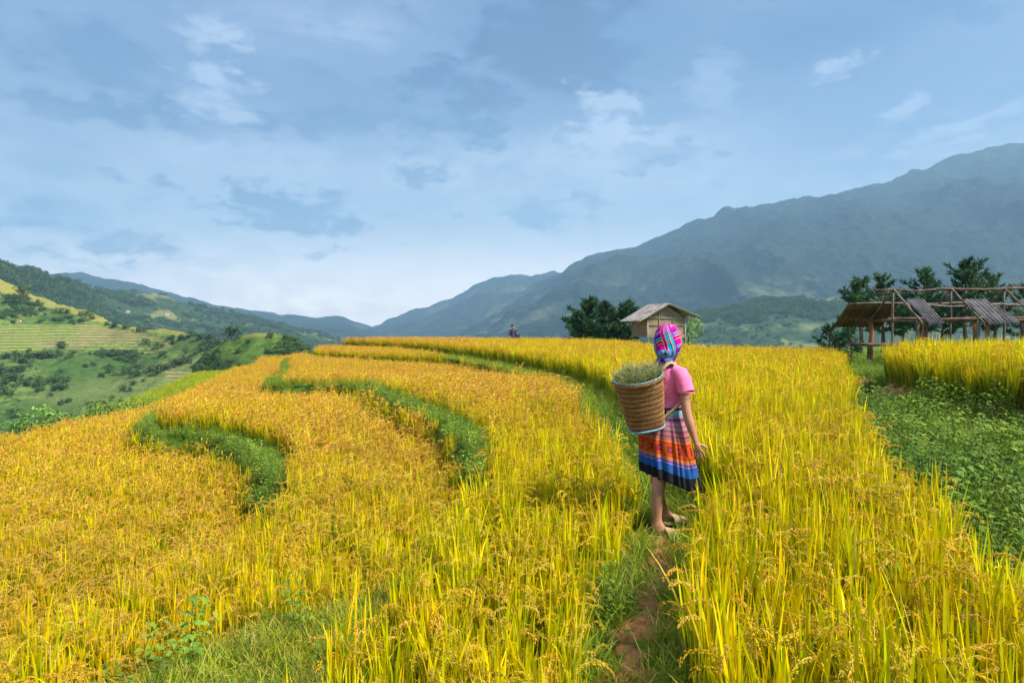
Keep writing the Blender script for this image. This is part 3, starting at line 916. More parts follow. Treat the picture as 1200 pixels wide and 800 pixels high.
# the air
m, nt = mat_new('haze_air'); t = NT(nt); pv = t.n('ShaderNodeVolumePrincipled')
pv.inputs['Color'].default_value = (.40, .70, 1.0, 1); pv.inputs['Density'].default_value = HAZE_DENSITY = 2.2e-4; pv.inputs['Anisotropy'].default_value = .1
t.out(None, pv.outputs[0])
mb = MB(); zlo, zhi = -140, 1250; mb.box((0, 100, (zlo + zhi) / 2), (14600, 15000, zhi - zlo))
o = mb.build('haze', m); tag(o, 'pale blue haze filling the valley air', 'haze', kind='stuff')

# ------------------------------------------------------------------ sky, sun, camera
SUN_EL, SUN_AZ = math.radians(48), math.radians(120)      # azimuth clockwise from +Y (into the picture)
w = bpy.data.worlds.new('World'); SC.world = w; w.use_nodes = True
nt = w.node_tree
for n in list(nt.nodes): nt.nodes.remove(n)
t = NT(nt)
sky = t.n('ShaderNodeTexSky'); sky.sky_type = 'NISHITA'; sky.sun_disc = False; sky.sun_elevation = SUN_EL; sky.sun_rotation = SUN_AZ
sky.air_density = 1.0; sky.dust_density = 1.5
bg1 = t.n('ShaderNodeBackground'); nt.links.new(sky.outputs[0], bg1.inputs[0]); bg1.inputs[1].default_value = .06
D = t.vmath('NORMALIZE', t.n('ShaderNodeTexCoord').outputs['Generated'])
sx, sy, sz = t.sep(D)
az = t.math('ARCTAN2', sx, sy); el = t.math('ARCSINE', sz)
zc = t.math('ADD', t.math('MAXIMUM', sz, 0.0), .16)
PX = t.comb(t.math('DIVIDE', sx, zc), t.math('DIVIDE', sy, zc), 0)


def noise2(vec, scale, detail, rough):
    nd = t.n('ShaderNodeTexNoise', noise_dimensions='2D'); t.inp(nd.inputs['Vector'], vec)
    nd.inputs['Scale'].default_value = scale; nd.inputs['Detail'].default_value = detail; nd.inputs['Roughness'].default_value = rough
    return nd.outputs[0]


AE = t.comb(az, el, 0)
AS = t.vmath('MULTIPLY', AE, (5, 11, 1))
nbig = noise2(PX, .55, 4, .55); nmid = nbig
n_a = noise2(AS, 1.5, 6, .60); n_f = noise2(AS, 3.6, 6, .64)
n_el = t.math('MULTIPLY_ADD', t.math('SUBTRACT', n_f, .5), .45, n_a)


def blob(u, v, wu, wv, soft=.9, nk=1.1, tilt=0.0, fine=False):
    """a cloud: an ellipse of the sky round the direction of (u, v), its rim broken up by noise"""
    a0 = math.atan((u - 600) / F); e0 = math.atan((HV - v) / F * math.cos(a0)); wa = wu / F * math.cos(a0) ** 2; we = wv / F * math.cos(a0)
    mp = t.n('ShaderNodeMapping', vector_type='TEXTURE'); t.inp(mp.inputs[0], AE)
    mp.inputs['Location'].default_value = (a0, e0, 0); mp.inputs['Rotation'].default_value = (0, 0, math.atan(tilt)); mp.inputs['Scale'].default_value = (wa, we, 1)
    r = t.vmath('LENGTH', mp.outputs[0])
    r = t.math('MULTIPLY_ADD', n_f if fine else n_el, -2.0 * nk, r)
    return t.sstep(r, 1.0 - nk, 1.0 - soft - nk)


def addm(*xs):
    s_ = xs[0]
    for x in xs[1:]: s_ = t.math('MAXIMUM', s_, x)
    return s_


# light veil low in the middle, slate-blue cloud banks above it
def over(f, k, col):
    global base
    base = t.mix(t.math('MULTIPLY', f, k), base, col)


lowf = t.sstep(el, .36, .03)
base = t.mix(lowf, (.185, .285, .44), (.70, .76, .82))
over(t.sstep(n_el, .36, .68), .32, (.47, .56, .68))
over(t.sstep(nbig, .44, .60), .22, (.45, .54, .67))
over(t.sstep(n_f, .36, .66), .22, (.20, .29, .43))
over(blob(540, 310, 400, 75, 1.0, .6), .65, (.72, .78, .84))
over(blob(300, 200, 330, 50, .9, 1.3), .65, (.53, .62, .73))
over(blob(700, 200, 260, 70, .9, 1.4), .60, (.58, .67, .77))
over(blob(1080, 110, 360, 150, 1.0, .9), .70, (.185, .30, .47))
over(blob(960, 40, 220, 55, .9, 1.4), .60, (.13, .225, .38))
over(blob(470, 120, 370, 62, .95, 1.5), .88, (.195, .295, .445))
over(blob(640, 50, 230, 88, .95, 1.5), .95, (.105, .19, .33))
over(blob(430, 150, 190, 26, .7, 1.5), .65, (.15, .245, .39))
over(blob(130, 80, 210, 85, .95, 1.5), .92, (.16, .255, .405))
over(blob(190, 130, 150, 30, .7, 1.5), .60, (.125, .21, .35))
over(blob(60, 170, 130, 50, .9, 1.3), .55, (.24, .335, .48))
over(blob(250, 85, 66, 62, .8, 1.8), .80, (.48, .57, .69))
over(blob(420, 40, 80, 30, .9, 1.7), .55, (.40, .50, .63))
over(blob(705, 148, 80, 34, .8, 1.9), .70, (.56, .65, .75))
over(blob(830, 90, 50, 40, .9, 1.8), .45, (.42, .53, .68))
over(blob(70, 260, 130, 60, .9, 1.3), .70, (.275, .365, .50))
over(blob(130, 290, 85, 24, .8, 1.5, 0, True), .80, (.20, .29, .43))
over(blob(25, 247, 46, 22, .7, 1.5, 0, True), .88, (.17, .255, .40))
over(blob(335, 246, 122, 32, .8, 1.5, -.12, True), .95, (.19, .285, .42))
over(blob(300, 236, 66, 16, .6, 1.5, -.1, True), .60, (.135, .22, .355))
over(blob(375, 270, 66, 14, .8, 1.6, 0, True), .60, (.22, .315, .455))
over(blob(495, 204, 60, 16, .8, 1.6, 0, True), .88, (.20, .295, .44))
over(blob(640, 250, 72, 21, .85, 1.6, 0, True), .80, (.25, .35, .49))
over(blob(690, 240, 34, 15, .7, 1.7, 0, True), .55, (.20, .30, .45))
over(blob(780, 186, 60, 16, .8, 1.8, .15, True), .75, (.23, .34, .49))
over(blob(140, 208, 24, 12, .85, 1.7, 0, True), .85, (.17, .26, .405))
over(blob(190, 206, 18, 10, .85, 1.7, 0, True), .80, (.18, .27, .415))
over(addm(blob(575, 167, 20, 6, .8, 1.6, 0, True), blob(535, 253, 18, 6, .8, 1.6, 0, True), blob(370, 302, 24, 12, .8, 1.8, 0, True)), .60, (.26, .36, .50))
over(addm(blob(1064, 126, 46, 13, .95, 2.0, .75, True), blob(1125, 150, 90, 11, .95, 2.0, .20, True), blob(982, 74, 46, 14, .95, 2.0, .15, True), blob(1100, 172, 90, 9, .95, 2.0, .12, True)), .60, (.50, .59, .69))
# the cloud deck seen through kilometres of haze keeps its contrast
base = t.vmath('MAXIMUM', t.vmath('ADD', t.vmath('MULTIPLY', base, (1.9, 1.9, 1.9)), (-.27, -.37, -.47)), (.02, .045, .10))
base = t.vmath('MULTIPLY', base, t.comb(*[t.math('MULTIPLY_ADD', t.sstep(el, .17, .0), k, 1.0) for k in (2.1, 1.65, 1.25)]))
bg2 = t.n('ShaderNodeBackground'); nt.links.new(base, bg2.inputs[0]); bg2.inputs[1].default_value = SKY_CLOUD
ms = t.n('ShaderNodeMixShader'); ms.inputs[0].default_value = .85
nt.links.new(bg1.outputs[0], ms.inputs[1]); nt.links.new(bg2.outputs[0], ms.inputs[2])
wo = t.n('ShaderNodeOutputWorld'); nt.links.new(ms.outputs[0], wo.inputs[0])

sl = bpy.data.lights.new('sun', 'SUN'); sl.energy = 1.5; sl.angle = math.radians(14); sl.color = (1.0, .95, .86)
so = bpy.data.objects.new('sun', sl); COL.objects.link(so)
sd = Vector((math.sin(SUN_AZ) * math.cos(SUN_EL), math.cos(SUN_AZ) * math.cos(SUN_EL), math.sin(SUN_EL)))
so.rotation_euler = sd.to_track_quat('Z', 'Y').to_euler(); so.location = (30, -30, 60)

cam = bpy.data.cameras.new('camera'); co = bpy.data.objects.new('camera', cam); COL.objects.link(co)
co.location = (0, 0, CAMZ); co.rotation_euler = (PI / 2, 0, 0); cam.lens = 24; cam.sensor_width = 36; cam.shift_y = -20 / 1200
cam.clip_start = .05; cam.clip_end = 60000
SC.camera = co
SC.view_settings.view_transform = 'Standard'; SC.view_settings.look = 'None'; SC.view_settings.gamma = 1; SC.view_settings.exposure = EXPOSURE
SC.cycles.use_denoising = True
SC.cycles.max_bounces = 4; SC.cycles.diffuse_bounces = 3; SC.cycles.transmission_bounces = 3; SC.cycles.glossy_bounces = 2; SC.cycles.volume_bounces = 0; SC.cycles.transparent_max_bounces = 4
SC.cycles.sample_clamp_indirect = 4
# ------------------------------------------------------------------ the woman
def skin_body(name, verts, edges, mat, root, levels=2):
    """one continuous figure grown over a skeleton: verts = {key: ((x,y,z), radius)}"""
    keys = list(verts); ix = {k: i for i, k in enumerate(keys)}
    me = bpy.data.meshes.new(name)
    me.from_pydata([verts[k][0] for k in keys], [(ix[a], ix[b]) for a, b in edges], [])
    o = bpy.data.objects.new(name, me); link(o)
    md = o.modifiers.new('skin', 'SKIN'); md.use_smooth_shade = True; md.branch_smoothing = .5
    sv = me.skin_vertices[0] if len(me.skin_vertices) else None
    if sv is None:
        bpy.context.view_layer.update()
        import bmesh as _b
        b = _b.new(); b.from_mesh(me); b.verts.layers.skin.verify(); b.to_mesh(me); b.free(); sv = me.skin_vertices[0]
    for i, k in enumerate(keys):
        r = verts[k][1]; sv.data[i].radius = r if hasattr(r, '__len__') else (r, r)
        sv.data[i].use_root = (k == root)
    sd_ = o.modifiers.new('round', 'SUBSURF'); sd_.levels = levels; sd_.render_levels = levels
    # bake to a plain mesh
    bpy.context.view_layer.update()
    dg = bpy.context.evaluated_depsgraph_get(); me2 = bpy.data.meshes.new_from_object(o.evaluated_get(dg))
    o.modifiers.clear(); o.data = me2
    me2.polygons.foreach_set('use_smooth', [True] * len(me2.polygons))
    me2.materials.clear(); me2.materials.append(mat)
    return o


def hand(V, E, tag_, wrist, down, fwd, side, s=1.0):
    """palm with four unequal fingers and a thumb; down = along the hand, fwd = thumb side, side = palm normal"""
    w = Vector(wrist); d = Vector(down).normalized(); f = (Vector(fwd) - d * Vector(fwd).dot(d)).normalized(); n = d.cross(f)
    V[tag_ + 'palm'] = (tuple(w + d * .045 * s), (.026, .019)); E.append((tag_ + 'wrist', tag_ + 'palm'))
    L = [.070, .080, .074, .058]
    for i in range(4):
        off = f * (.027 - .018 * i) * s
        k0 = w + d * (.088 - .004 * abs(i - 1)) * s + off; dirn = (d + f * (.16 - .12 * i)).normalized()
        a = k0 + dirn * L[i] * .45 * s - n * .004; b = k0 + dirn * L[i] * .78 * s - n * .013; c = k0 + dirn * L[i] * s - n * .024
        for j, (p, r) in enumerate(((k0, .0098), (a, .0088), (b, .0078), (c, .0062))):
            V['%sf%d%d' % (tag_, i, j)] = (tuple(p), r * s)
        E += [(tag_ + 'palm', '%sf%d0' % (tag_, i))] + [('%sf%d%d' % (tag_, i, j), '%sf%d%d' % (tag_, i, j + 1)) for j in range(3)]
    t0 = w + d * .035 * s + f * .030 * s; t1 = t0 + (d * .7 + f * .75).normalized() * .034 * s; t2 = t1 + (d * .85 + f * .5).normalized() * .03 * s
    for j, (p, r) in enumerate(((t0, .0125), (t1, .010), (t2, .0075))): V['%st%d' % (tag_, j)] = (tuple(p), r * s)
    E += [(tag_ + 'palm', tag_ + 't0'), (tag_ + 't0', tag_ + 't1'), (tag_ + 't1', tag_ + 't2')]


PX0, PY0 = 1.12, 5.22
gz0 = float(fast_h(np.array([PX0]), np.array([PY0 - .1]))[0]) + .005
HH = math.radians(62); hf = Vector((math.cos(HH), math.sin(HH), 0)); hs_ = Vector((-hf.y, hf.x, 0))
hc = Vector((.078, .03, 1.46))
V = dict(pelvis=((.03, 0, .88), .115), waist=((.05, .005, 1.0), .092), chest=((.075, .015, 1.13), .10), upper=((.07, .025, 1.235), .075),
         neck=((.068, .026, 1.325), .047), skull=(tuple(hc - hf * .012 + Vector((0, 0, .02))), .086), crown=(tuple(hc + Vector((0, 0, .075))), .066),
         jaw=(tuple(hc + hf * .035 - Vector((0, 0, .055))), .056), chin=(tuple(hc + hf * .062 - Vector((0, 0, .085))), .030),
         brow=(tuple(hc + hf * .052 + Vector((0, 0, .02))), .058), nose=(tuple(hc + hf * .108 - Vector((0, 0, .018))), .013))
E = [('pelvis', 'waist'), ('waist', 'chest'), ('chest', 'upper'), ('upper', 'neck'), ('neck', 'skull'), ('skull', 'crown'), ('skull', 'jaw'), ('jaw', 'chin'), ('skull', 'brow'), ('brow', 'nose')]
V.update(rhip=((.02, -.085, .84), .082), rthigh=((.01, -.095, .64), .072), rknee=((-.005, -.10, .46), .054), rcalf=((-.030, -.105, .34), .054), rshin=((-.034, -.108, .20), .042), rank=((-.034, -.112, .085), .034),
         rheel=((-.062, -.112, .035), .030), rball=((.085, -.135, .036), (.030, .018)), rtoe=((.145, -.146, .032), (.024, .012)))
E += [('pelvis', 'rhip'), ('rhip', 'rthigh'), ('rthigh', 'rknee'), ('rknee', 'rcalf'), ('rcalf', 'rshin'), ('rshin', 'rank'), ('rank', 'rheel'), ('rank', 'rball'), ('rball', 'rtoe')]
V.update(lhip=((.035, .085, .84), .082), lthigh=((.02, .11, .64), .070), lknee=((.012, .135, .47), .054), lcalf=((.015, .15, .36), .052), lshin=((.05, .165, .22), .041), lank=((.082, .172, .105), .034),
         lheel=((.056, .172, .055), .030), lball=((.20, .170, .056), (.030, .018)), ltoe=((.255, .167, .052), (.024, .012)))
E += [('pelvis', 'lhip'), ('lhip', 'lthigh'), ('lthigh', 'lknee'), ('lknee', 'lcalf'), ('lcalf', 'lshin'), ('lshin', 'lank'), ('lank', 'lheel'), ('lank', 'lball'), ('lball', 'ltoe')]
V.update(rsh=((.135, -.125, 1.215), .052), rarm=((.158, -.160, 1.09), .043), relb=((.168, -.178, .955), .036), rfore=((.185, -.182, .885), .037), rfore2=((.212, -.186, .80), .030), rwrist=((.232, -.188, .738), (.024, .019)))
E += [('upper', 'rsh'), ('rsh', 'rarm'), ('rarm', 'relb'), ('relb', 'rfore'), ('rfore', 'rfore2'), ('rfore2', 'rwrist')]
V.update(lsh=((.005, .178, 1.215), .052), larm=((.0, .215, 1.09), .043), lelb=((.01, .235, .955), .036), lfore=((.035, .235, .885), .037), lfore2=((.065, .228, .80), .030), lwrist=((.09, .222, .738), (.024, .019)))
E += [('upper', 'lsh'), ('lsh', 'larm'), ('larm', 'lelb'), ('lelb', 'lfore'), ('lfore', 'lfore2'), ('lfore2', 'lwrist')]
hand(V, E, 'r', (.232, -.188, .738), (.28, .02, -1), (1, -.15, 0), 0)
hand(V, E, 'l', (.09, .222, .738), (.25, 0, -1), (1, .1, 0), 0)
woman = skin_body('person', V, E, M['skin'], 'pelvis')
woman.location = (PX0, PY0, gz0)
tag(woman, 'person in pink shirt, striped pleated skirt and plaid headscarf on the clay path', 'person')


def ring(cx, cy, z, rx, ry, tw, n=48, p=2.3, dz=0.0, f=None):
    out = []
    for k in range(n):
        a = 2 * PI * k / n; c, s = math.cos(a), math.sin(a)
        x = rx * math.copysign(abs(c) ** (2 / p), c); y = ry * math.copysign(abs(s) ** (2 / p), s)
        m_ = 1 + (f(a, z) if f else 0); x *= m_; y *= m_
        ct, st = math.cos(tw), math.sin(tw)
        out.append(Vector((cx + x * ct - y * st, cy + x * st + y * ct, z - dz * s * s)))
    return out


def interp_rows(rows, n):
    zs = np.array([r[0] for r in rows]); R = np.array(rows)
    order = np.argsort(zs); out = []
    for z in np.linspace(zs[0], zs[-1], n):
        out.append([float(np.interp(z, zs[order], R[order, j])) for j in range(R.shape[1])])
    return out


# shirt: torso and two short sleeves
rows = interp_rows([(.930, .048, .0, .112, .130, 4, 0), (.97, .05, .0, .106, .126, 6, 0), (1.03, .058, .003, .112, .130, 10, 0), (1.09, .072, .006, .126, .138, 14, 0), (1.14, .078, .010, .128, .150, 18, 0),
                    (1.19, .072, .014, .112, .162, 22, .0), (1.235, .068, .018, .094, .165, 24, .015), (1.27, .066, .022, .076, .150, 25, .03), (1.30, .066, .025, .060, .095, 25, .022), (1.325, .067, .026, .053, .060, 25, .0)], 34)
def wr(a, z):
    k_ = 1.9 if z < 1.10 else (1.2 if z < 1.18 else .5)
    return k_ * (.034 * math.sin(3 * a + 46 * z + 1.3 * math.sin(2 * a)) * math.sin(17 * z + 2 * a + 1) + .022 * abs(math.sin(4 * a - 35 * z + 2 * math.sin(3 * a))) - .01) + .012 * math.sin(9 * a - 70 * z)


mb = MB(); mb.loft([ring(r[1], r[2], r[0], r[3], r[4], math.radians(r[5]), 56, 2.35, r[6], wr) for r in rows])
for sx_, pts_ in ((1, [(.105, -.085, 1.245), (.132, -.122, 1.225), (.150, -.148, 1.175), (.160, -.164, 1.125), (.166, -.172, 1.095)]), (-1, [(.02, .13, 1.245), (.004, .176, 1.225), (.0, .198, 1.175), (.0, .212, 1.125), (.0, .22, 1.095)])):
    rad_ = [.048, .063, .064, .062, .064]
    mb.tube(pts_, rad_, 20, None, False)
    p_ = [Vector(q) for q in pts_]; mb.tube([p_[-1] + Vector((0, 0, .006)), p_[-1] - Vector((0, 0, .004))], [.0655, .0655], 20, None, False)
sh = mb.build('shirt', M['pink_cotton'], woman, True)

# skirt: pleated, banded
m_s, nt = mat_new('banded_skirt'); t = NT(nt); uv = t.sep(t.attr('puv', out=1)); u_, v_ = uv[0], uv[1]
bands = [(0, (.012, .012, .015)), (.150, (.02, .16, .52)), (.275, (.50, .30, .55)), (.295, (.05, .10, .40)), (.315, (.62, .22, .42)), (.335, (.80, .30, .10)), (.375, (.78, .10, .025)), (.405, (.85, .17, .03)), (.545, (.78, .08, .04)),
         (.575, (.82, .33, .10)), (.60, (.60, .20, .19)), (.65, (.30, .08, .12)), (.668, (.62, .27, .27)), (.70, (.55, .16, .25)), (.725, (.20, .10, .12)), (.74, (.62, .30, .35)), (.79, (.36, .14, .22)), (.805, (.60, .32, .38)), (.84, (.66, .16, .33)), (.865, (.05, .12, .18)), (.905, (.55, .27, .36)), (.95, (.40, .16, .26))]
c1 = t.ramp(v_, bands, 'CONSTANT')
fu = t.math('FRACT', t.math('MULTIPLY', u_, 17)); du = t.math('ABSOLUTE', t.math('SUBTRACT', fu, .5))
dv = t.math('ABSOLUTE', t.math('DIVIDE', t.math('SUBTRACT', v_, .475), .07))
inb = t.math('LESS_THAN', dv, 1.0)
sq = t.math('MULTIPLY', t.math('LESS_THAN', du, .30), t.math('LESS_THAN', dv, .75))
rot = t.math('ADD', t.math('MULTIPLY', du, 3.2), dv); dia = t.math('MULTIPLY', t.math('LESS_THAN', rot, .62), inb); dot = t.math('LESS_THAN', rot, .28)
c1 = t.mix(sq, c1, (.55, .035, .03)); c1 = t.mix(dia, c1, (.10, .05, .16)); c1 = t.mix(dot, c1, (.70, .22, .18))
wv = t.noise(t.comb(t.math('MULTIPLY', u_, 900), t.math('MULTIPLY', v_, 260), 0), 1, 2, .5)
c1 = t.mix(t.math('MULTIPLY', t.sstep(wv, .4, .7), .14), c1, (.70, .35, .30)); c1 = t.hsv(c1, .5, 1.05, .60)
c1 = t.mix(t.math('LESS_THAN', v_, .15), c1, (.014, .014, .017))
t.out(t.bsdf(c1, .85, t.bump(wv, .15, .003), .15))
mb = MB(); rings = []; uvs = []; n = 192; npl = 24
R_ = random.Random(3); ph = [R_.uniform(-.5, .5) for _ in range(8)]
for i in range(42):
    t_ = i / 41; row = []
    for k in range(n):
        a = 2 * PI * k / n; c, s = math.cos(a), math.sin(a)
        hz = .405 - .055 * c + .035 * max(0, -c) ** 2 + .012 * math.sin(3 * a + 1) + .003 * math.sin(npl * a)
        z = .945 + (hz - .945) * t_
        g = t_ ** .8
        rx = .112 + (.222 - .112) * g; ry = .130 + (.215 - .130) * g ** .9
        if c < 0: rx = .112 + (.205 - .112) * min(1, t_ * 2.2) ** .7 if t_ < .5 else .205 - .002 * t_
        cx = .05 + .030 * t_; cy = .0 + .01 * t_
        aa = npl * a + 1.5 * math.sin(2 * a + ph[0]) + 1.3 * math.sin(5 * a + ph[1]) + .7 * math.sin(9 * a + ph[2]) + .5 * math.sin(5 * t_ + 3 * a)
        fold = (.55 * math.sin(aa) + .25 * math.sin(aa * .5 + 1) + .2 * abs(math.sin(aa * .5 + 2 * t_)))
        m1 = 1 + (.020 + .115 * t_) * fold
        row.append((cx + rx * m1 * c, cy + ry * m1 * s, z)); uvs.append((k / n, 1 - t_))
    rings.append(row)
mb.loft(rings, uvs=uvs); sk = mb.build('skirt', m_s, woman, True)
sk.modifiers.new('cloth', 'SOLIDIFY').thickness = .003
# sash
mb = MB(); rows = interp_rows([(.900, .048, 0, .122, .140, 0), (.935, .048, 0, .121, .139, 3), (.972, .049, 0, .117, .136, 6)], 8)
mb.loft([ring(r[1], r[2], r[0], r[3], r[4], math.radians(r[5]), 48, 2.2, 0, lambda a, z: .008 * math.sin(90 * z + 3 * a)) for r in rows])
mb.build('sash', M['black_cloth'], woman, True)
mb = MB(); pts_ = []
for i in range(7):
    a = math.radians(-100 + i * 14); pts_.append((.048 + .126 * math.cos(a), .143 * math.sin(a), .932 - .003 * i))
mb.tube(pts_, .028, 8, None, True, (.14, 1)); mb.build('sash_panel', M['blue_trim'], woman, True)

# headscarf
m_h, nt = mat_new('plaid_scarf'); t = NT(nt); uv0 = t.attr('puv', out=1); uv = t.sep(t.vmath('ADD', uv0, t.vmath('MULTIPLY', t.vmath('SUBTRACT', t.noise(uv0, 1.3, 3, .55, 0, True), (.5, .5, .5)), (.22, .22, 0)))); cc_ = t.attr('Col', out=2)
ua = t.math('FRACT', t.math('ADD', t.math('MULTIPLY', uv[0], 1.0), t.math('MULTIPLY', uv[1], .35))); ub = t.math('FRACT', t.math('SUBTRACT', t.math('MULTIPLY', uv[1], 1.0), t.math('MULTIPLY', uv[0], .35)))
MAG = (.78, .008, .30)
A_ = t.ramp(ua, [(0, MAG), (.34, (.80, .70, .75)), (.36, (.75, .015, .05)), (.49, (.80, .70, .75)), (.51, (.01, .33, .58)), (.65, (.03, .04, .20)), (.70, (.80, .65, .10)), (.74, (.02, .45, .62)), (.86, (.35, .02, .35))], 'CONSTANT')
B_ = t.ramp(ub, [(0, MAG), (.30, (.80, .70, .75)), (.32, (.75, .015, .06)), (.45, (.85, .70, .15)), (.48, (.01, .30, .55)), (.62, (.75, .70, .75)), (.64, (.03, .03, .20)), (.78, (.70, .01, .35)), (.90, (.03, .50, .65))], 'CONSTANT')
ia = t.math('LESS_THAN', ua, .34); ib = t.math('LESS_THAN', ub, .30)
fa = t.math('SUBTRACT', t.math('ADD', .22, t.math('MULTIPLY', ia, .78)), t.math('MULTIPLY', t.math('MULTIPLY', ib, t.math('SUBTRACT', 1.0, ia)), .22))
c1 = t.mix(fa, A_, B_)
low = t.sstep(cc_, .45, .1)
c1 = t.mix(t.math('MULTIPLY', low, .55), c1, t.mix(t.sstep(t.math('FRACT', t.math('MULTIPLY', uv[0], 1.7)), .45, .55), (.005, .34, .58), (.04, .03, .16)))
c1 = t.mix(t.math('MULTIPLY', t.sstep(cc_, .62, .95), .55), c1, MAG)
c1 = t.hsv(c1, .5, 1.12, .80)
t.out(t.bsdf(c1, .8, None, .15))
mb = MB(); prof = [(1.602, .006, 0), (1.596, .038, 0), (1.58, .066, 0), (1.555, .088, 0), (1.525, .102, 0), (1.49, .110, 0), (1.455, .111, .002), (1.42, .106, .004), (1.39, .097, .008), (1.36, .082, .014), (1.34, .069, .018), (1.32, .060, .020), (1.302, .057, .022)]
P_ = np.array(prof); zz_ = np.linspace(0, len(prof) - 1, 46); vs = []; cs = []; uvs = []; n = 96; zl = []
nape = -hf
for q in zz_:
    i = min(int(q), len(prof) - 2); fr = q - i; z, r, bk = P_[i] * (1 - fr) + P_[i + 1] * fr
    lowk = max(0, (1.50 - z) / .2)
    for k in range(n):
        a = 2 * PI * k / n; dback = -math.cos(a)          # a = 0: face
        fold = .075 * lowk * (math.sin(13 * a + 9 * z) * .6 + .6 * abs(math.sin(6.5 * a + 30 * z)) + .4 * math.sin(22 * a - 40 * z)) + .012 * math.sin(4 * a + 26 * z)
        bun = .026 * math.exp(-((z - 1.375) / .035) ** 2) * max(0, dback) ** 4
        rr_ = r * (1 + fold) + bun
        fx = 1.04 * math.cos(a) if math.cos(a) > 0 else 1.06 * math.cos(a)
        p = Vector((hc.x, hc.y, 0)) + hf * (rr_ * fx - bk) + hs_ * (rr_ * .95 * math.sin(a)); p.z = z - .012 * lowk * math.sin(6 * a)
        vs.append(p); cs.append(((z - 1.285) / .32,) * 3); uvs.append((a / (2 * PI) * 4.0, (z - 1.285) * 6.2)); zl.append((a, z))
fs = []
for i in range(len(zz_) - 1):
    for k in range(n):
        k2 = (k + 1) % n; a, z = zl[i * n + k]
        face = min(a, 2 * PI - a)
        if face < math.radians(58) and 1.35 < z < 1.535 - .03 * face: continue
        if face < math.radians(70) and z <= 1.35: continue
        fs.append((i * n + k, i * n + k2, (i + 1) * n + k2, (i + 1) * n + k))
mb.add(vs, fs, cs, uvs)
# knot and tails at the nape
kn = Vector((hc.x, hc.y, 0)) + nape * .105; kn.z = 1.372
for dx_, dz_, r_, c_ in ((-.028, .006, .028, .2), (.028, .0, .026, .1), (0, -.012, .022, .6)):
    b = kn + hs_ * dx_ + Vector((0, 0, dz_)); rings = []
    pts_ = [b + Vector((0, 0, .028)), b + Vector((0, 0, .015)) + nape * .006, b + nape * .010, b - Vector((0, 0, .018)) + nape * .004, b - Vector((0, 0, .03))]
    k0 = len(mb.v); mb.tube(pts_, [.006, r_ * .85, r_, r_ * .8, .007], 14, (c_, c_, c_)); mb.uv[k0:] = [(7 + (x[0] + x[1]) * 9, x[2] * 9) for x in mb.v[k0:]]
for sx_, L_, w_, c_ in ((-.030, .085, .036, .05), (.034, .06, .034, .08), (.002, .065, .026, .5)):
    k0 = len(mb.v); b = kn + hs_ * sx_ * .4 - Vector((0, 0, .012)); pts_ = []
    for i in range(7): pts_.append(b + hs_ * sx_ * (i / 6) * 1.2 + nape * (.012 * math.sin(i * .8)) - Vector((0, 0, L_ * i / 6)))
    mb.tube(pts_, [w_ * (.35 + .65 * min(1, i / 3)) for i in range(7)], 10, (c_, c_, c_), True, (1, .32)); mb.uv[k0:] = [(3 + (x[0] + x[1]) * 10, x[2] * 8) for x in mb.v[k0:]]
mb.build('headscarf', m_h, woman, True)
# face
for s_ in (-1, 1):
    mb = MB(); b = hc + hf * .098 + hs_ * .030 * s_ + Vector((0, 0, .012)); mb.tube([b - hf * .012, b - hf * .006, b + hf * .003, b + hf * .005], [.004, .011, .009, .002], 10, None, True, (1, .65)); mb.build('eye', M['eye_white'], woman, True)
    mb = MB(); b2 = b + hf * .004; mb.tube([b2, b2 + hf * .0025], [.0045, .003], 10); mb.build('iris', M['hair'], woman, True)
    mb = MB(); mb.tube([b + hs_ * .016 + Vector((0, 0, .018)), b + hf * .006 + Vector((0, 0, .024)), b - hs_ * .016 + Vector((0, 0, .02))], .0035, 6); mb.build('eyebrow', M['hair'], woman, True)
mb = MB(); b = hc + hf * .094 - Vector((0, 0, .058)); mb.tube([b + hs_ * .022 - hf * .006, b + hs_ * .008 + hf * .003, b - hs_ * .008 + hf * .003, b - hs_ * .022 - hf * .006], [.003, .0075, .0075, .003], 8); mb.build('lips', M['lip'], woman, True)

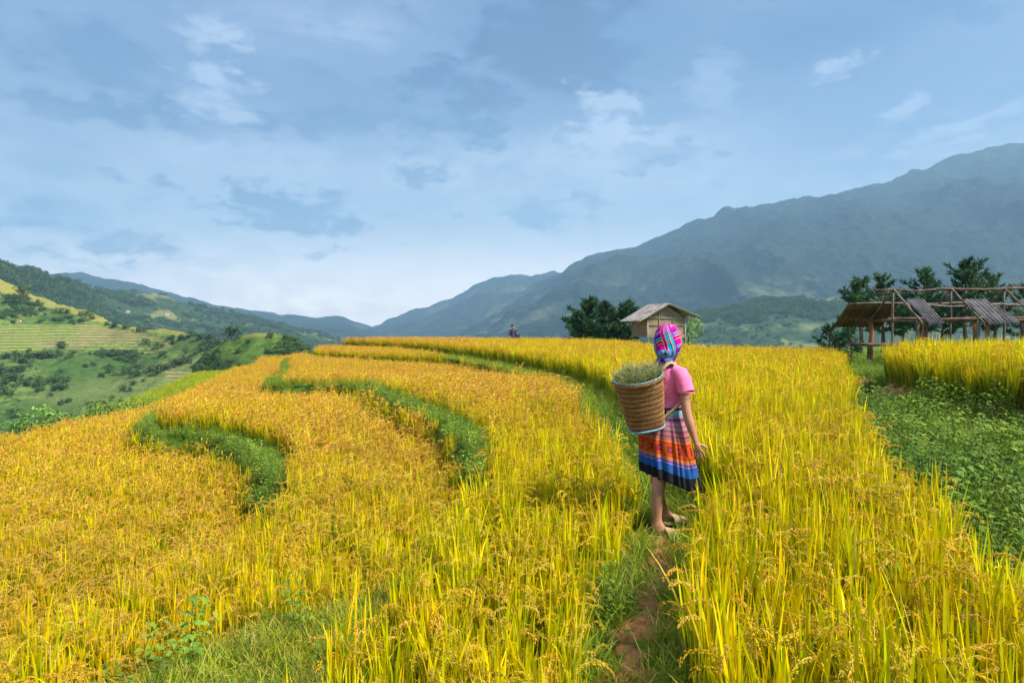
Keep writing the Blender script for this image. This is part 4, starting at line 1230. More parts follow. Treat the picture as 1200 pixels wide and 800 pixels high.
# slip-on shoes: sole and woven toe cap
for an, ball, toe, heel in (('r', Vector((.085, -.135, 0)), Vector((.165, -.150, 0)), Vector((-.088, -.110, 0))), ('l', Vector((.20, .172, .02)), Vector((.277, .166, .02)), Vector((.027, .174, .02)))):
    ax = (toe - heel); L_ = ax.length; ax.normalize(); sd_ = Vector((-ax.y, ax.x, 0))
    mb = MB(); top_ = []; bot_ = []
    for k in range(28):
        a = 2 * PI * k / 28; c, s = math.cos(a), math.sin(a)
        wd = .046 if c > 0 else .038
        p = heel + ax * (L_ * .5 + (L_ * .5 + .012) * c) + sd_ * wd * s * (1 - .12 * c * c)
        bot_.append(p + Vector((0, 0, .002))); top_.append(p + Vector((0, 0, .020)))
    mb.loft([bot_, top_], cap=(True, True)); sole = mb.build('shoe', M['shoe_sole'], woman)
    mb = MB(); rings = []
    for i in range(15):
        t_ = i / 14; x_ = L_ * (.46 + .57 * t_); wd = .051 * math.sqrt(max(.02, 1 - max(0, (t_ - .35) / .66) ** 2.2)); hg = .068 * (1 - .42 * t_) * math.sqrt(max(.03, 1 - max(0, (t_ - .5) / .52) ** 2.5))
        row = []
        for k in range(21):
            a = PI * k / 20; bump_ = 1 + .035 * math.sin(k * 2.1) * math.sin(i * 2.4)
            row.append(heel + ax * (x_ + .014 * math.cos(2 * a) * (1 - t_)) + sd_ * math.cos(a) * wd * bump_ + Vector((0, 0, .018 + math.sin(a) ** .8 * hg * bump_)))
        rings.append(row)
    mb.loft(rings, closed=False, cap=(False, True)); cap_ = mb.build('toe_cap', M['straw_shoe'], sole, True)
    cap_.modifiers.new('thick', 'SOLIDIFY').thickness = .003

# ------------------------------------------------------------------ the basket on her back
rim_c = Vector((.925, 5.02, 1.218)); bot_c = Vector((1.0, 5.10, .845))
bk = empty('basket', bot_c)
tag(bk, 'brown woven conical basket of cut grass carried on the back of the person in pink', 'basket')
ax = (rim_c - bot_c); HB_ = ax.length; q_ = ax.to_track_quat('Z', 'X'); L2 = lambda p: q_ @ Vector(p)
m_b, nt = mat_new('woven_bamboo'); t = NT(nt); uv = t.sep(t.attr('puv', out=1)); cb = t.attr('Col', out=2)
n1 = t.noise(t.comb(t.math('MULTIPLY', uv[0], 60), t.math('MULTIPLY', uv[1], 30), 0), 1, 4, .6); n2 = t.noise(t.comb(t.math('MULTIPLY', uv[0], 4), t.math('MULTIPLY', uv[1], 5), 2), 1, 3, .6)
n3 = t.noise(t.comb(t.math('MULTIPLY', uv[0], 2), t.math('MULTIPLY', uv[1], 26), 5), 1, 2, .6); c1 = t.mix(t.sstep(n1, .3, .7), (.27, .11, .03), (.62, .33, .11)); c1 = t.mix(t.math('MULTIPLY', t.sstep(n3, .42, .66), .65), c1, (.17, .07, .022)); c1 = t.mix(t.math('MULTIPLY', t.sstep(n2, .5, .75), .6), c1, (.11, .042, .016)); c1 = t.mix(t.sstep(cb, .60, .15), c1, (.06, .024, .010))  # last mix paints shade into the weave gaps and grooves between rolls
t.out(t.bsdf(c1, .6, t.bump(n1, .3, .003), .3))
mb = MB(); n, mrows = 300, 150; rings = []; uvs = []; cs = []
NS, NR = 60, 30
for i in range(mrows + 1):
    t_ = i / mrows; row = []
    r0_ = .134 + (.180 - .134) * t_ ** .85
    for k in range(n):
        a = 2 * PI * k / n; rown = int(t_ * NR); fr = t_ * NR - rown
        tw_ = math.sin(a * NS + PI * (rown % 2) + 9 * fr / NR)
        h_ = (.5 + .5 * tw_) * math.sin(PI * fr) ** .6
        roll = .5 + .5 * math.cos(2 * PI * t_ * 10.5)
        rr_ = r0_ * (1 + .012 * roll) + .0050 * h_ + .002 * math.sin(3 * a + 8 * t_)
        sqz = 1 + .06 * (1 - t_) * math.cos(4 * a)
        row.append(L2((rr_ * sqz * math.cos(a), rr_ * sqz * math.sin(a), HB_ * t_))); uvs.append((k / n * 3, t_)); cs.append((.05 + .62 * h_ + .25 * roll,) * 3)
    rings.append(row)
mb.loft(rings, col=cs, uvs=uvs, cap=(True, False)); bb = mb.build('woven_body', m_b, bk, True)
bb.modifiers.new('wall', 'SOLIDIFY').thickness = .006
mb = MB(); pts_ = []; rim_rows = []
for i in range(49): a = 2 * PI * i / 48; pts_.append(L2((.182 * math.cos(a), .182 * math.sin(a), HB_ + .002)))
mb.tube(pts_, .0048, 8, None, False); mb.build('rim', M['blue_trim'], bk, True)
mb = MB()
for i in range(70):       # the twisted lashing below the rim
    a = 2 * PI * i / 70; a2 = a + .10; mb.tube([L2((.186 * math.cos(a), .186 * math.sin(a), HB_ - .004)), L2((.190 * math.cos((a + a2) / 2), .190 * math.sin((a + a2) / 2), HB_ - .016)), L2((.184 * math.cos(a2), .184 * math.sin(a2), HB_ - .030))], .0055, 5, (.5, .5, .5), True)
mb.build('rim_lashing', m_b, bk, True)
mb = MB(); pts_ = [L2((.139 * (1 + .05 * math.cos(4 * 2 * PI * i / 48)) * math.cos(2 * PI * i / 48), .139 * (1 + .05 * math.cos(8 * PI * i / 48)) * math.sin(2 * PI * i / 48), .003)) for i in range(49)]
mb.tube(pts_, .0075, 8, None, False); mb.build('base_trim', M['blue_trim'], bk, True)


def wp(p): return Vector(p) + Vector((PX0, PY0, gz0)) - bot_c


def ribbon(pts, w, th, outc):
    """flat strap along pts (person's space), its face turned away from the axis point outc"""
    P2 = catmull([tuple(p) for p in pts], 8) if False else None
    out = []
    arr = [Vector(p) for p in pts]; den = []
    for i in range(len(arr) - 1):
        p0 = arr[max(i - 1, 0)]; p1 = arr[i]; p2 = arr[i + 1]; p3 = arr[min(i + 2, len(arr) - 1)]
        for j in range(6):
            t_ = j / 6; den.append(.5 * (2 * p1 + (p2 - p0) * t_ + (2 * p0 - 5 * p1 + 4 * p2 - p3) * t_ ** 2 + (3 * p1 - p0 - 3 * p2 + p3) * t_ ** 3))
    den.append(arr[-1]); mb = MB(); rings = []
    for i, p in enumerate(den):
        tg = (den[min(i + 1, len(den) - 1)] - den[max(i - 1, 0)]).normalized(); o_ = (p - Vector(outc)); o_ -= tg * o_.dot(tg); o_.normalize(); s_ = tg.cross(o_)
        rings.append([wp(p + s_ * w / 2 + o_ * th), wp(p - s_ * w / 2 + o_ * th), wp(p - s_ * w / 2 - o_ * th), wp(p + s_ * w / 2 - o_ * th)])
    mb.loft(rings, cap=(True, True)); return mb


ribbon([(-.045, -.105, 1.195), (-.02, -.115, 1.225), (.02, -.112, 1.28), (.068, -.098, 1.308), (.115, -.095, 1.285), (.16, -.09, 1.23), (.195, -.10, 1.15), (.19, -.135, 1.09), (.155, -.158, 1.045), (.10, -.160, .985), (.045, -.158, .935), (-.01, -.150, .885), (-.05, -.135, .855)], .030, .0025, (.07, .01, 1.12)).build('shoulder_strap', M['strap_canvas'], bk, True)
ribbon([(-.06, .02, 1.195), (-.06, .075, 1.24), (-.02, .105, 1.285), (.02, .115, 1.305), (.075, .12, 1.28), (.12, .115, 1.22), (.15, .12, 1.14), (.11, .165, 1.06), (.03, .165, .99), (-.06, .11, .93), (-.09, .04, .88)], .030, .0025, (.07, .02, 1.12)).build('shoulder_strap', M['strap_canvas'], bk, True)

# cut grass in the basket
mb = MB(); R = random.Random(12)
for i in range(1500):
    a = R.uniform(0, 2 * PI); r = .172 * math.sqrt(R.random()); x, y = r * math.cos(a), r * math.sin(a)
    mound = .035 + .035 * (1 - (r / .18) ** 2) + .03 * math.sin(23 * x + 4) * math.cos(27 * y + 1)
    if R.random() < .16 and y > .02: continue
    c0 = lerp3((.16, .23, .04), (.32, .37, .10), R.random()); c1 = lerp3((.40, .46, .14), (.68, .66, .30), R.random())
    k0 = len(mb.v); az_ = a + R.gauss(.8, .9); blade(mb, (x, y, mound - .055), az_, abs(R.gauss(.55, .35)), R.uniform(.05, .12), R.uniform(.003, .006), R.uniform(.2, 1.6), c0, c1, 3, R.uniform(0, 2 * PI))
    mb.v[k0:] = [tuple(L2((p[0], p[1], p[2] + HB_ - .01))) for p in mb.v[k0:]]
for i in range(34):       # long wisps
    k0 = len(mb.v); a = R.uniform(2.4, 4.2) if i < 24 else R.uniform(0, 6.28); r = R.uniform(.12, .17)
    blade(mb, (r * math.cos(a), r * math.sin(a), -.02), a + R.gauss(0, .4), R.uniform(.1, .6), R.uniform(.10, .19), .004, R.uniform(.1, .9), (.20, .26, .08), (.55, .55, .32), 4, R.uniform(0, 6))
    mb.v[k0:] = [tuple(L2((p[0], p[1], p[2] + HB_))) for p in mb.v[k0:]]
mb.box((0, 0, 0), (.001, .001, .001)) if False else None
cg = mb.build('cut_grass', M['grass'], None, loc=bot_c); tag(cg, 'loose heap of pale cut grass filling the carried basket', 'cut grass', kind='stuff')


# ------------------------------------------------------------------ the two far figures
def figure(name, label, x, y, z0, Hh, top, skirt_m, heading, child=False):
    s = Hh / 1.6
    V = dict(p=((0, 0, .86), .10), w=((0, 0, 1.0), .09), c=((0, 0, 1.15), .10), u=((0, 0, 1.25), .075), n=((0, 0, 1.34), .045), h=((.01, 0, 1.44), .085), k=((0, 0, 1.53), .06), j=((.05, 0, 1.40), .045), no=((.105, 0, 1.44), .014))
    E = [('p', 'w'), ('w', 'c'), ('c', 'u'), ('u', 'n'), ('n', 'h'), ('h', 'k'), ('h', 'j'), ('h', 'no')]
    for sd, q in ((-1, 'r'), (1, 'l')):
        V.update({q + 'h': ((0, .085 * sd, .84), .08), q + 'k': ((.01, .09 * sd, .46), .05), q + 'c': ((-.02, .09 * sd, .33), .048), q + 'a': ((-.02, .09 * sd, .08), .035), q + 't': ((.14, .10 * sd, .03), .028),
                  q + 's': ((0, .16 * sd, 1.22), .048), q + 'e': ((-.02, .21 * sd, .96), .036), q + 'wrist': ((.07, .19 * sd, .76), .023)})
        E += [('p', q + 'h'), (q + 'h', q + 'k'), (q + 'k', q + 'c'), (q + 'c', q + 'a'), (q + 'a', q + 't'), ('u', q + 's'), (q + 's', q + 'e'), (q + 'e', q + 'wrist')]
        hand(V, E, q, (.07, .19 * sd, .76), (.3, 0, -1), (1, 0, 0), 0)
    o = skin_body('person', V, E, M['skin'], 'p', 1); o.location = (x, y, z0); o.rotation_euler = (0, 0, heading); o.scale = (s, s, s)
    mb = MB(); rows = interp_rows([(.80, 0, 0, .125, .145, 0, 0), (1.0, 0, 0, .115, .14, 0, 0), (1.15, 0, 0, .125, .16, 0, 0), (1.24, 0, 0, .10, .165, 0, .02), (1.30, 0, 0, .065, .10, 0, .02), (1.33, 0, 0, .055, .06, 0, 0)], 14)
    mb.loft([ring(r[1], r[2], r[0], r[3], r[4], 0, 28, 2.3, r[6], lambda a, z: .02 * math.sin(5 * a + 30 * z)) for r in rows])
    for sd in (-1, 1): mb.tube([(0, .12 * sd, 1.24), (0, .17 * sd, 1.21), (-.015, .20 * sd, 1.05), (-.015, .215 * sd, .95), (.03, .20 * sd, .85)], [.05, .06, .055, .05, .045], 12, None, False)
    mb.build('jacket', top, o, True)
    mb = MB(); mb.loft([ring(0, 0, z, r, r * 1.1, 0, 48, 2, 0, lambda a, z: .04 * math.sin(12 * a)) for z, r in ((.95, .118), (.8, .15), (.6, .19), (.42, .22))]); mb.build('skirt' if not child else 'tunic', skirt_m, o, True)
    mb = MB(); rings = []
    for i in range(9):
        a = PI * .62 * i / 8; rings.append([(-.012 + .098 * math.sin(a) * math.cos(b_) * (1 if math.cos(b_) < .3 else .80), .092 * math.sin(a) * math.sin(b_), 1.47 + .118 * math.cos(a)) for b_ in np.linspace(0, 2 * PI, 24, endpoint=False)])
    mb.loft(rings, cap=(True, False)); mb.build('hair', M['hair'], o, True)
    tag(o, label, 'person')
    return o


def ghs(x, y): return float(fast_h(np.array([x]), np.array([y]))[0])


figure('person', 'adult in dark clothes standing far off on the rice skyline, before a child', .04, 43.2, ghs(.04, 43.2), 1.62, M['dark_clothes'], M['dark_clothes'], math.radians(-60))
figure('person', 'small child in dark clothes beside the distant adult on the rice skyline', .30, 43.3, ghs(.30, 43.3), 1.26, M['dark_clothes'], M['dark_clothes'], math.radians(-100), True)
# ------------------------------------------------------------------ hut
def part(mb, name, mat, parent, smooth_=False): return mb.build(name, M[mat] if isinstance(mat, str) else mat, parent, smooth_)


m_w, nt = mat_new('bamboo_matting'); t = NT(nt); P = t.obj(); s = t.sep(P)
ua = t.math('ADD', s[0], s[1])
br = t.n('ShaderNodeTexBrick'); t.inp(br.inputs['Vector'], t.comb(ua, s[2], 0)); br.inputs['Color1'].default_value = (.20, .14, .085, 1); br.inputs['Color2'].default_value = (.33, .245, .15, 1); br.inputs['Mortar'].default_value = (.16, .11, .07, 1)
br.inputs['Scale'].default_value = 1.0; br.inputs['Brick Width'].default_value = .42; br.inputs['Row Height'].default_value = .26; br.inputs['Mortar Size'].default_value = .012; br.offset = .37
n1 = t.noise(P, 3, 4, .6); n2 = t.noise(t.comb(t.math('MULTIPLY', ua, 30), t.math('MULTIPLY', s[2], 4), 0), 1, 3, .6)
c1 = t.mix(t.math('MULTIPLY', t.sstep(n1, .45, .7), .6), br.outputs[0], (.24, .18, .12)); c1 = t.mix(t.math('MULTIPLY', n2, .5), c1, (.40, .31, .21))
t.out(t.bsdf(c1, .85, t.bump(n2, .3, .01), .15))

TH_ = math.radians(15); hx, hy = 7.95, 40.0; hw, hd = 2.38, 2.0; zf, ze = .92, 1.98; hgz = ghs(8.6, 41)
hut = empty('stilt_hut', (hx, hy, hgz), TH_); tag(hut, 'small bamboo-walled hut on stilts with a pitched board roof, behind the rice', 'hut')
zz = lambda z: z - hgz
apex = 2.84; ax_ = hw * .5
mb = MB()      # walls: front gable, left, right, back as one shell of panels
th_ = .04
mb.add([(0, 0, zz(zf)), (hw, 0, zz(zf)), (hw, 0, zz(ze)), (ax_, 0, zz(apex - .10)), (0, 0, zz(ze)), (0, th_, zz(zf)), (hw, th_, zz(zf)), (hw, th_, zz(ze)), (ax_, th_, zz(apex - .10)), (0, th_, zz(ze))],
       [(0, 1, 2, 3, 4), (9, 8, 7, 6, 5), (0, 5, 6, 1), (1, 6, 7, 2), (2, 7, 8, 3), (3, 8, 9, 4), (4, 9, 5, 0)]); part(mb, 'gable_wall', m_w, hut)
mb = MB(); mb.add([(p[0], hd - p[1], p[2]) for p in mb.v] or [(0, hd, zz(zf)), (hw, hd, zz(zf)), (hw, hd, zz(ze)), (ax_, hd, zz(apex - .10)), (0, hd, zz(ze)), (0, hd - th_, zz(zf)), (hw, hd - th_, zz(zf)), (hw, hd - th_, zz(ze)), (ax_, hd - th_, zz(apex - .10)), (0, hd - th_, zz(ze))],
       [(4, 3, 2, 1, 0), (5, 6, 7, 8, 9), (1, 6, 5, 0), (2, 7, 6, 1), (3, 8, 7, 2), (4, 9, 8, 3), (0, 5, 9, 4)]); part(mb, 'gable_wall', m_w, hut)
for x_ in (.02, hw - .02):
    mb = MB(); mb.box((x_, hd / 2, zz((zf + ze) / 2)), (.035, hd - 2 * th_ - .01, ze - zf)); part(mb, 'side_wall', m_w, hut)
mb = MB(); mb.box((hw / 2, hd / 2, zz(zf) - .04), (hw + .16, hd + .16, .06)); part(mb, 'floor', 'weathered_wood', hut)
for (x_, y_) in ((-.03, -.03), (hw + .03, -.03), (-.03, hd + .03), (hw + .03, hd + .03), (hw * .5, -.045)):
    mb = MB(); top_ = zz(ze) + (.04 if x_ != hw * .5 else -.05) - (0 if x_ != hw * .5 else (ze - zf)); mb.tube([(x_, y_, -.3), (x_ + .01, y_, top_ * .5), (x_, y_, top_)], .055, 8); part(mb, 'post', 'weathered_wood', hut, True)
for z_ in (zf + .02, zf + .62, ze - .02):
    mb = MB(); mb.tube([(-.1, -.035, zz(z_)), (hw + .1, -.035, zz(z_))], .028, 6); part(mb, 'batten', 'weathered_wood', hut, True)
for x_ in (.72, 1.62):
    mb = MB(); mb.tube([(x_, -.03, zz(zf)), (x_, -.03, zz(ze) + .28)], .022, 6); part(mb, 'batten', 'weathered_wood', hut, True)
for s_, ex, ezz in ((-1, -.72, 1.80), (1, hw + .85, 2.06)):       # two roof slopes of boards
    y0, y1 = -.45, hd + .45; nb = 9
    mb = MB()
    for k in range(nb):
        ya = y0 + (y1 - y0) * k / nb; yb = y0 + (y1 - y0) * (k + 1) / nb - .012; lift = .014 * (k % 2)
        R_ = random.Random(k * 7 + s_); e0 = ex + R_.uniform(-.04, .04) * s_
        a_, b_, c_, d_ = (ax_, ya, zz(apex) + lift), (ax_, yb, zz(apex) + lift), (e0, yb, zz(ezz) + lift), (e0, ya, zz(ezz) + lift)
        up_ = (0, 0, .03); vs_ = [a_, b_, c_, d_] + [(p[0], p[1], p[2] - .035) for p in (a_, b_, c_, d_)]
        sh_ = R_.uniform(.8, 1.1)
        mb.add(vs_, [(0, 1, 2, 3), (7, 6, 5, 4), (0, 4, 5, 1), (1, 5, 6, 2), (2, 6, 7, 3), (3, 7, 4, 0)], (sh_,) * 3)
    part(mb, 'roof_slope', 'roof_board', hut)
    for y_ in (-.30, hd * .5, hd + .3):
        mb = MB(); mb.tube([(ax_ + .02 * s_, y_, zz(apex) - .08), (ex * .98 if s_ < 0 else ex - .04, y_, zz(ezz) - .07)], .035, 6); part(mb, 'rafter', 'weathered_wood', hut, True)
for (x_, z_) in ((ax_, apex - .09), (-.05, ze + .02), (hw + .05, ze + .06), (hw + .62, 2.10)):
    mb = MB(); mb.tube([(x_, -.5, zz(z_)), (x_, hd + .4, zz(z_))], .04, 6); part(mb, 'purlin', 'weathered_wood', hut, True)

# ------------------------------------------------------------------ the roofless shed
SX = 12.85; syr = 23.0; syf = 21.6; syb = 24.5; sgz = min(ghs(13.5, 21.6), ghs(13, 24))
shed = empty('open_shed', (SX, syr, sgz)); tag(shed, 'half-built open shed of crooked poles with three loose grey roof sheets', 'shed')
zz = lambda z: z - sgz
zr_, ze_ = 2.80, 1.72
R = random.Random(5)


def crooked(a, b, r, n=6, amp=.03):
    a, b = Vector(a), Vector(b); out = []
    for i in range(n + 1):
        p = a.lerp(b, i / n)
        if 0 < i < n: p += Vector((R.gauss(0, amp), R.gauss(0, amp), R.gauss(0, amp)))
        out.append(p)
    return out, [r * R.uniform(.85, 1.15) for _ in out]


def pole(name, a, b, r, mat, amp=.02, n=6):
    mb = MB(); p, rad = crooked(a, b, r, n, amp); mb.tube(p, rad, 8); return part(mb, name, mat, shed, True)


xs_t = [0.0, 1.95, 3.75, 5.55]; yf, yb_ = syf - syr, syb - syr
pole('ridge_pole', (-.62, 0, zz(zr_ - .06)), (6.2, 0, zz(zr_ + .05)), .042, 'pole_wood', .02, 9)
for y_, z_, x0_ in ((yf + .06, ze_ + .03, .45), (yb_ - .08, ze_ + .08, -.85), (yb_ * .5, (zr_ + ze_) / 2 + .05, -1.1), (yf * .55, (zr_ + ze_) / 2 - .04, -.1)):
    pole('purlin', (x0_, y_, zz(z_)), (6.3, y_, zz(z_ + .04)), .036, R.choice(['pole_wood', 'grey_pole']), .025, 8)
for i, x_ in enumerate(xs_t):
    pole('rafter', (x_, .03, zz(zr_ + .02)), (x_ + .05, yf - .12, zz(ze_ - .08)), .036, 'grey_pole', .015)
    pole('rafter', (x_, .0, zz(zr_ - .02)), (x_ - .04, yb_ + .1, zz(ze_ - .08)), .036, 'grey_pole', .015)
    pole('tie_beam', (x_, yf + .02, zz(ze_ - .02)), (x_, yb_, zz(ze_ - .0)), .045, 'pole_wood', .02)
    pole('post', (x_ - .02, yf + .04, -.15), (x_, yf + .05, zz(ze_)), .062, 'grey_pole', .01)
    pole('post', (x_ + .02, yb_ - .03, -.15), (x_, yb_ - .03, zz(ze_ + .05)), .075, 'red_wood', .01)
    pole('king_post', (x_ + .01, .04, -.15), (x_, .02, zz(zr_ - .05)), .036, 'grey_pole', .012)
    pole('post', (x_ + .32, yf + .12, -.15), (x_ + .32, yf + .12, zz(ze_ - .02)), .055, 'red_wood' if i else 'pole_wood', .01)
mb = MB()
for k in range(7):
    a, b = (-.75, yb_ - .9 + .11 * k, zz(.90)), (1.25, yb_ - .9 + .11 * k, zz(.90) + R.gauss(0, .006)); p, rad = crooked(a, b, .05, 5, .008); mb.tube(p, rad, 7)
part(mb, 'bench', 'pole_wood', shed, True)
for x_ in (-.4, .9):
    pole('bench_leg', (x_, yb_ - .65, -.15), (x_, yb_ - .65, zz(.86)), .05, 'grey_pole', .01)


def sheet(name, c00, c10, c11, c01, waves, amp, mat):
    """corrugated sheet: c00->c10 runs across the waves, c00->c01 down the slope"""
    c00, c10, c11, c01 = map(Vector, (c00, c10, c11, c01)); nrm = (c10 - c00).cross(c01 - c00).normalized(); rows = []; nu_ = waves * 8
    for j in range(7):
        t_ = j / 6; a, b = c00.lerp(c01, t_), c10.lerp(c11, t_)
        rows.append([a.lerp(b, i / nu_) + nrm * amp * math.sin(2 * PI * waves * i / nu_) - nrm * .015 * math.sin(PI * t_) for i in range(nu_ + 1)])
    mb = MB(); mb.loft(rows, closed=False); o = part(mb, name, mat, shed, True); o.modifiers.new('gauge', 'SOLIDIFY').thickness = .006; return o


def slope_pt(x, k, front=True, lift=.075):
    """point on the roof plane, k = 0 ridge .. 1 eave"""
    y = (yf if front else yb_) * k; return (x, y, zz(zr_ + (ze_ - zr_) * k + lift))


for x0_, x1_ in ((.10, .66), (1.98, 2.72), (3.80, 4.65)):
    sheet('roof_sheet', slope_pt(x0_ - .02, .42), slope_pt(x1_ - .02, .40), slope_pt(x1_ + .05, 1.16), slope_pt(x0_ + .12, 1.18), 5, .022, 'grey_corrugated')
sheet('roof_sheet', slope_pt(2.6, .62), slope_pt(2.85, .6), slope_pt(3.1, 1.14), slope_pt(2.85, 1.16), 2, .022, 'grey_corrugated')
sheet('roof_sheet', slope_pt(-1.15, .52, False, .06), slope_pt(.62, .50, False, .06), slope_pt(.55, 1.22, False, .03), slope_pt(-1.2, 1.22, False, .02), 12, .024, 'rusty_corrugated')

# ------------------------------------------------------------------ trees
def pine_meshes(seed, H, W, first=.22, whorl=.34, dens=1.0, fin=1.0):
    R = random.Random(seed); tr = MB(); cr = MB()
    bend = [Vector((R.gauss(0, .03) * H * i / 6, R.gauss(0, .03) * H * i / 6, H * i / 6 - (.4 if i == 0 else 0))) for i in range(7)]
    tr.tube(bend, [(.022 * H + .02) * (1 - .88 * i / 6) for i in range(7)], 8)
    tone = R.uniform(.85, 1.15); z = H * first

    def trunk_at(z):
        i = min(5, max(0, int(z / H * 6))); return bend[i].lerp(bend[i + 1], min(1, max(0, z / H * 6 - i)))
    while z < H * .985:
        t_ = (z / H - first) / (1 - first); Lm = W * (1 - t_) ** .75 * (.55 + .45 * min(1, t_ * 4)) + .12 * W
        for k in range(R.choice([3, 4, 5])):
            az = R.uniform(0, 2 * PI); L = Lm * R.uniform(.5, 1.12); el = R.uniform(.0, .35) + .5 * t_; p0 = trunk_at(z + R.uniform(-.1, .1)); d = Vector((math.cos(az) * math.cos(el), math.sin(az) * math.cos(el), math.sin(el)))
            pts = [p0, p0 + d * L * .5, p0 + d * L + Vector((0, 0, .16 * L))]; tr.tube(pts, [.018 + .008 * L, .012, .005], 5)
            nt_ = max(3, int(L / .14 * dens))
            for j in range(nt_):
                f_ = .25 + .75 * (j + R.random()) / nt_; q = pts[0].lerp(pts[1], f_ * 2) if f_ < .5 else pts[1].lerp(pts[2], f_ * 2 - 1)
                q = q + Vector((R.gauss(0, .10), R.gauss(0, .10), R.gauss(.02, .06))) * (L * .55)
                base = lerp3((.030, .088, .034), (.085, .165, .055), R.random()); base = tuple(x * tone for x in base)
                for _ in range(9):
                    dd = Vector((R.gauss(0, 1), R.gauss(0, 1), R.gauss(.55, .8))).normalized() + d * .5; ll = R.uniform(.10, .20) * fin; s_ = dd.cross(Vector((R.gauss(0, 1), R.gauss(0, 1), R.gauss(0, 1)))).normalized() * ll * .13
                    cr.add([q - s_, q + s_, q + dd.normalized() * ll], [(0, 1, 2)], base)
        z += whorl * R.uniform(.75, 1.25) * (1 - .35 * t_)
    return tr, cr


def pine(x, y, ztop, W, seed, label, group, **k):
    z0 = ghs(x, y); H = ztop - z0; root = empty('pine_tree', (x, y, z0), R.uniform(0, 6)); tag(root, label, 'pine tree', group)
    tr, cr = pine_meshes(seed, H, W, **k); tr.build('trunk', M['bark'], root, True); cr.build('crown', M['needles'], root); return root


def up(u, v, Y): return at(u, v, Y)


for i, (u, v, Y, W, lab) in enumerate(((687, 353, 57, 2.5, 'leftmost and tallest dark pine of the clump beside the stilt hut'), (709, 356, 59, 2.5, 'middle dark pine of the clump left of the stilt hut'), (733, 357, 57, 2.1, 'dark pine right behind the left eave of the stilt hut'), (722, 366, 62, 1.8, 'lower pine filling the gap at the back of the clump by the hut'))):
    p = up(u, v, Y); pine(p.x, p.y, p.z, W, 100 + i, lab, 'pines beside the stilt hut', first=.10, whorl=.26, dens=2.0, fin=2.3)
for i, (u, v, Y, W, lab) in enumerate(((1009, 326, 30, 1.35, 'leaning pine left of the open shed roof'), (1034, 326, 31, 1.35, 'pine showing above the left end of the shed ridge pole'), (1081, 318, 30, 1.25, 'slim pine between the first two trusses of the open shed'), (1131, 307, 30, 1.9, 'tallest dark pine behind the open shed'),
                                         (1166, 322, 32, 1.5, 'pine right of the tallest one, above the last truss of the shed'), (1198, 338, 29, 1.4, 'pine cut by the right edge of the picture behind the shed'), (1058, 346, 33, 1.7, 'low broad pine behind the bench of the shed'), (1105, 348, 33, 1.8, 'broad pine half hidden by the second loose roof sheet'))):
    p = up(u, v, Y); pine(p.x, p.y, p.z, W, 120 + i, lab, 'pines behind the open shed', first=.30, whorl=.26, dens=2.1, fin=1.35)
for i, (u, v, Y, W, lab) in enumerate(((973, 386, 27, .75, 'small open pine left of its twin, in front of the valley'), (998, 385, 26, .85, 'small open pine just left of the shed bench'))):
    p = up(u, v, Y); pine(p.x, p.y, p.z, W, 140 + i, lab, 'small pines before the valley', first=.2, whorl=.22, dens=1.8, fin=1.25)


def bush_mesh(seed, n=240, size=.16, squash=.8, stem=True, tone=1.0, yel=0.0):
    """crown of many small leaf faces in uneven clumps; unit width about 1"""
    R = random.Random(seed); mb = MB(); lobes = [(Vector((R.gauss(0, .22), R.gauss(0, .22), .32 + R.uniform(-.1, .34) * squash)), R.uniform(.16, .30), R.uniform(.55, 1.35)) for _ in range(9)]
    for _ in range(n):
        c, r, sh = R.choice(lobes); d = Vector((R.gauss(0, 1), R.gauss(0, 1), R.gauss(.15, 1))).normalized(); p = c + d * r * R.uniform(.6, 1.05)
        if p.z < .02: continue
        nn = (d + Vector((R.gauss(0, .5), R.gauss(0, .5), R.gauss(.3, .5)))).normalized(); a = nn.cross(Vector((R.gauss(0, 1), R.gauss(0, 1), R.gauss(0, 1)))).normalized(); b = nn.cross(a); s_ = size * R.uniform(.5, 1.1)
        g = lerp3((.040, .085, .024), (.10, .17, .042), R.random()); g = tuple(x * sh * tone for x in g); g = lerp3(g, (.22, .32, .04), yel)
        mb.add([p - a * s_ * .5, p + b * s_ * .32, p + a * s_ * .5, p - b * s_ * .32], [(0, 1, 2, 3)], g)
    if stem: mb.tube([(0, 0, -.1), (.02, 0, .25), (0, .03, .5)], [.035, .025, .012], 5, (.06, .04, .03))
    return mb.mesh('bushy_tree')


bush_meshes = [bush_mesh(200 + i, 300, .15, .9) for i in range(5)]
for me in bush_meshes: me.materials.append(M['bush'])
bush_src = bpy.data.collections.new('bush_source')
for i, me in enumerate(bush_meshes):
    bush_src.objects.link(bpy.data.objects.new('bush_%03d' % i, me))


def on_hill(H, u, v):
    """the point of a hill seen in the direction of (u, v)"""
    ok = np.where(np.arange(H['U'].shape[0])[:, None] < H['U'].shape[0] - 8, 0, 1e6)
    k = np.argmin((H['U'] - u) ** 2 + (H['V'] - v) ** 2 + ok); return Vector((H['X'].flat[k], H['Y'].flat[k], H['Z'].flat[k]))


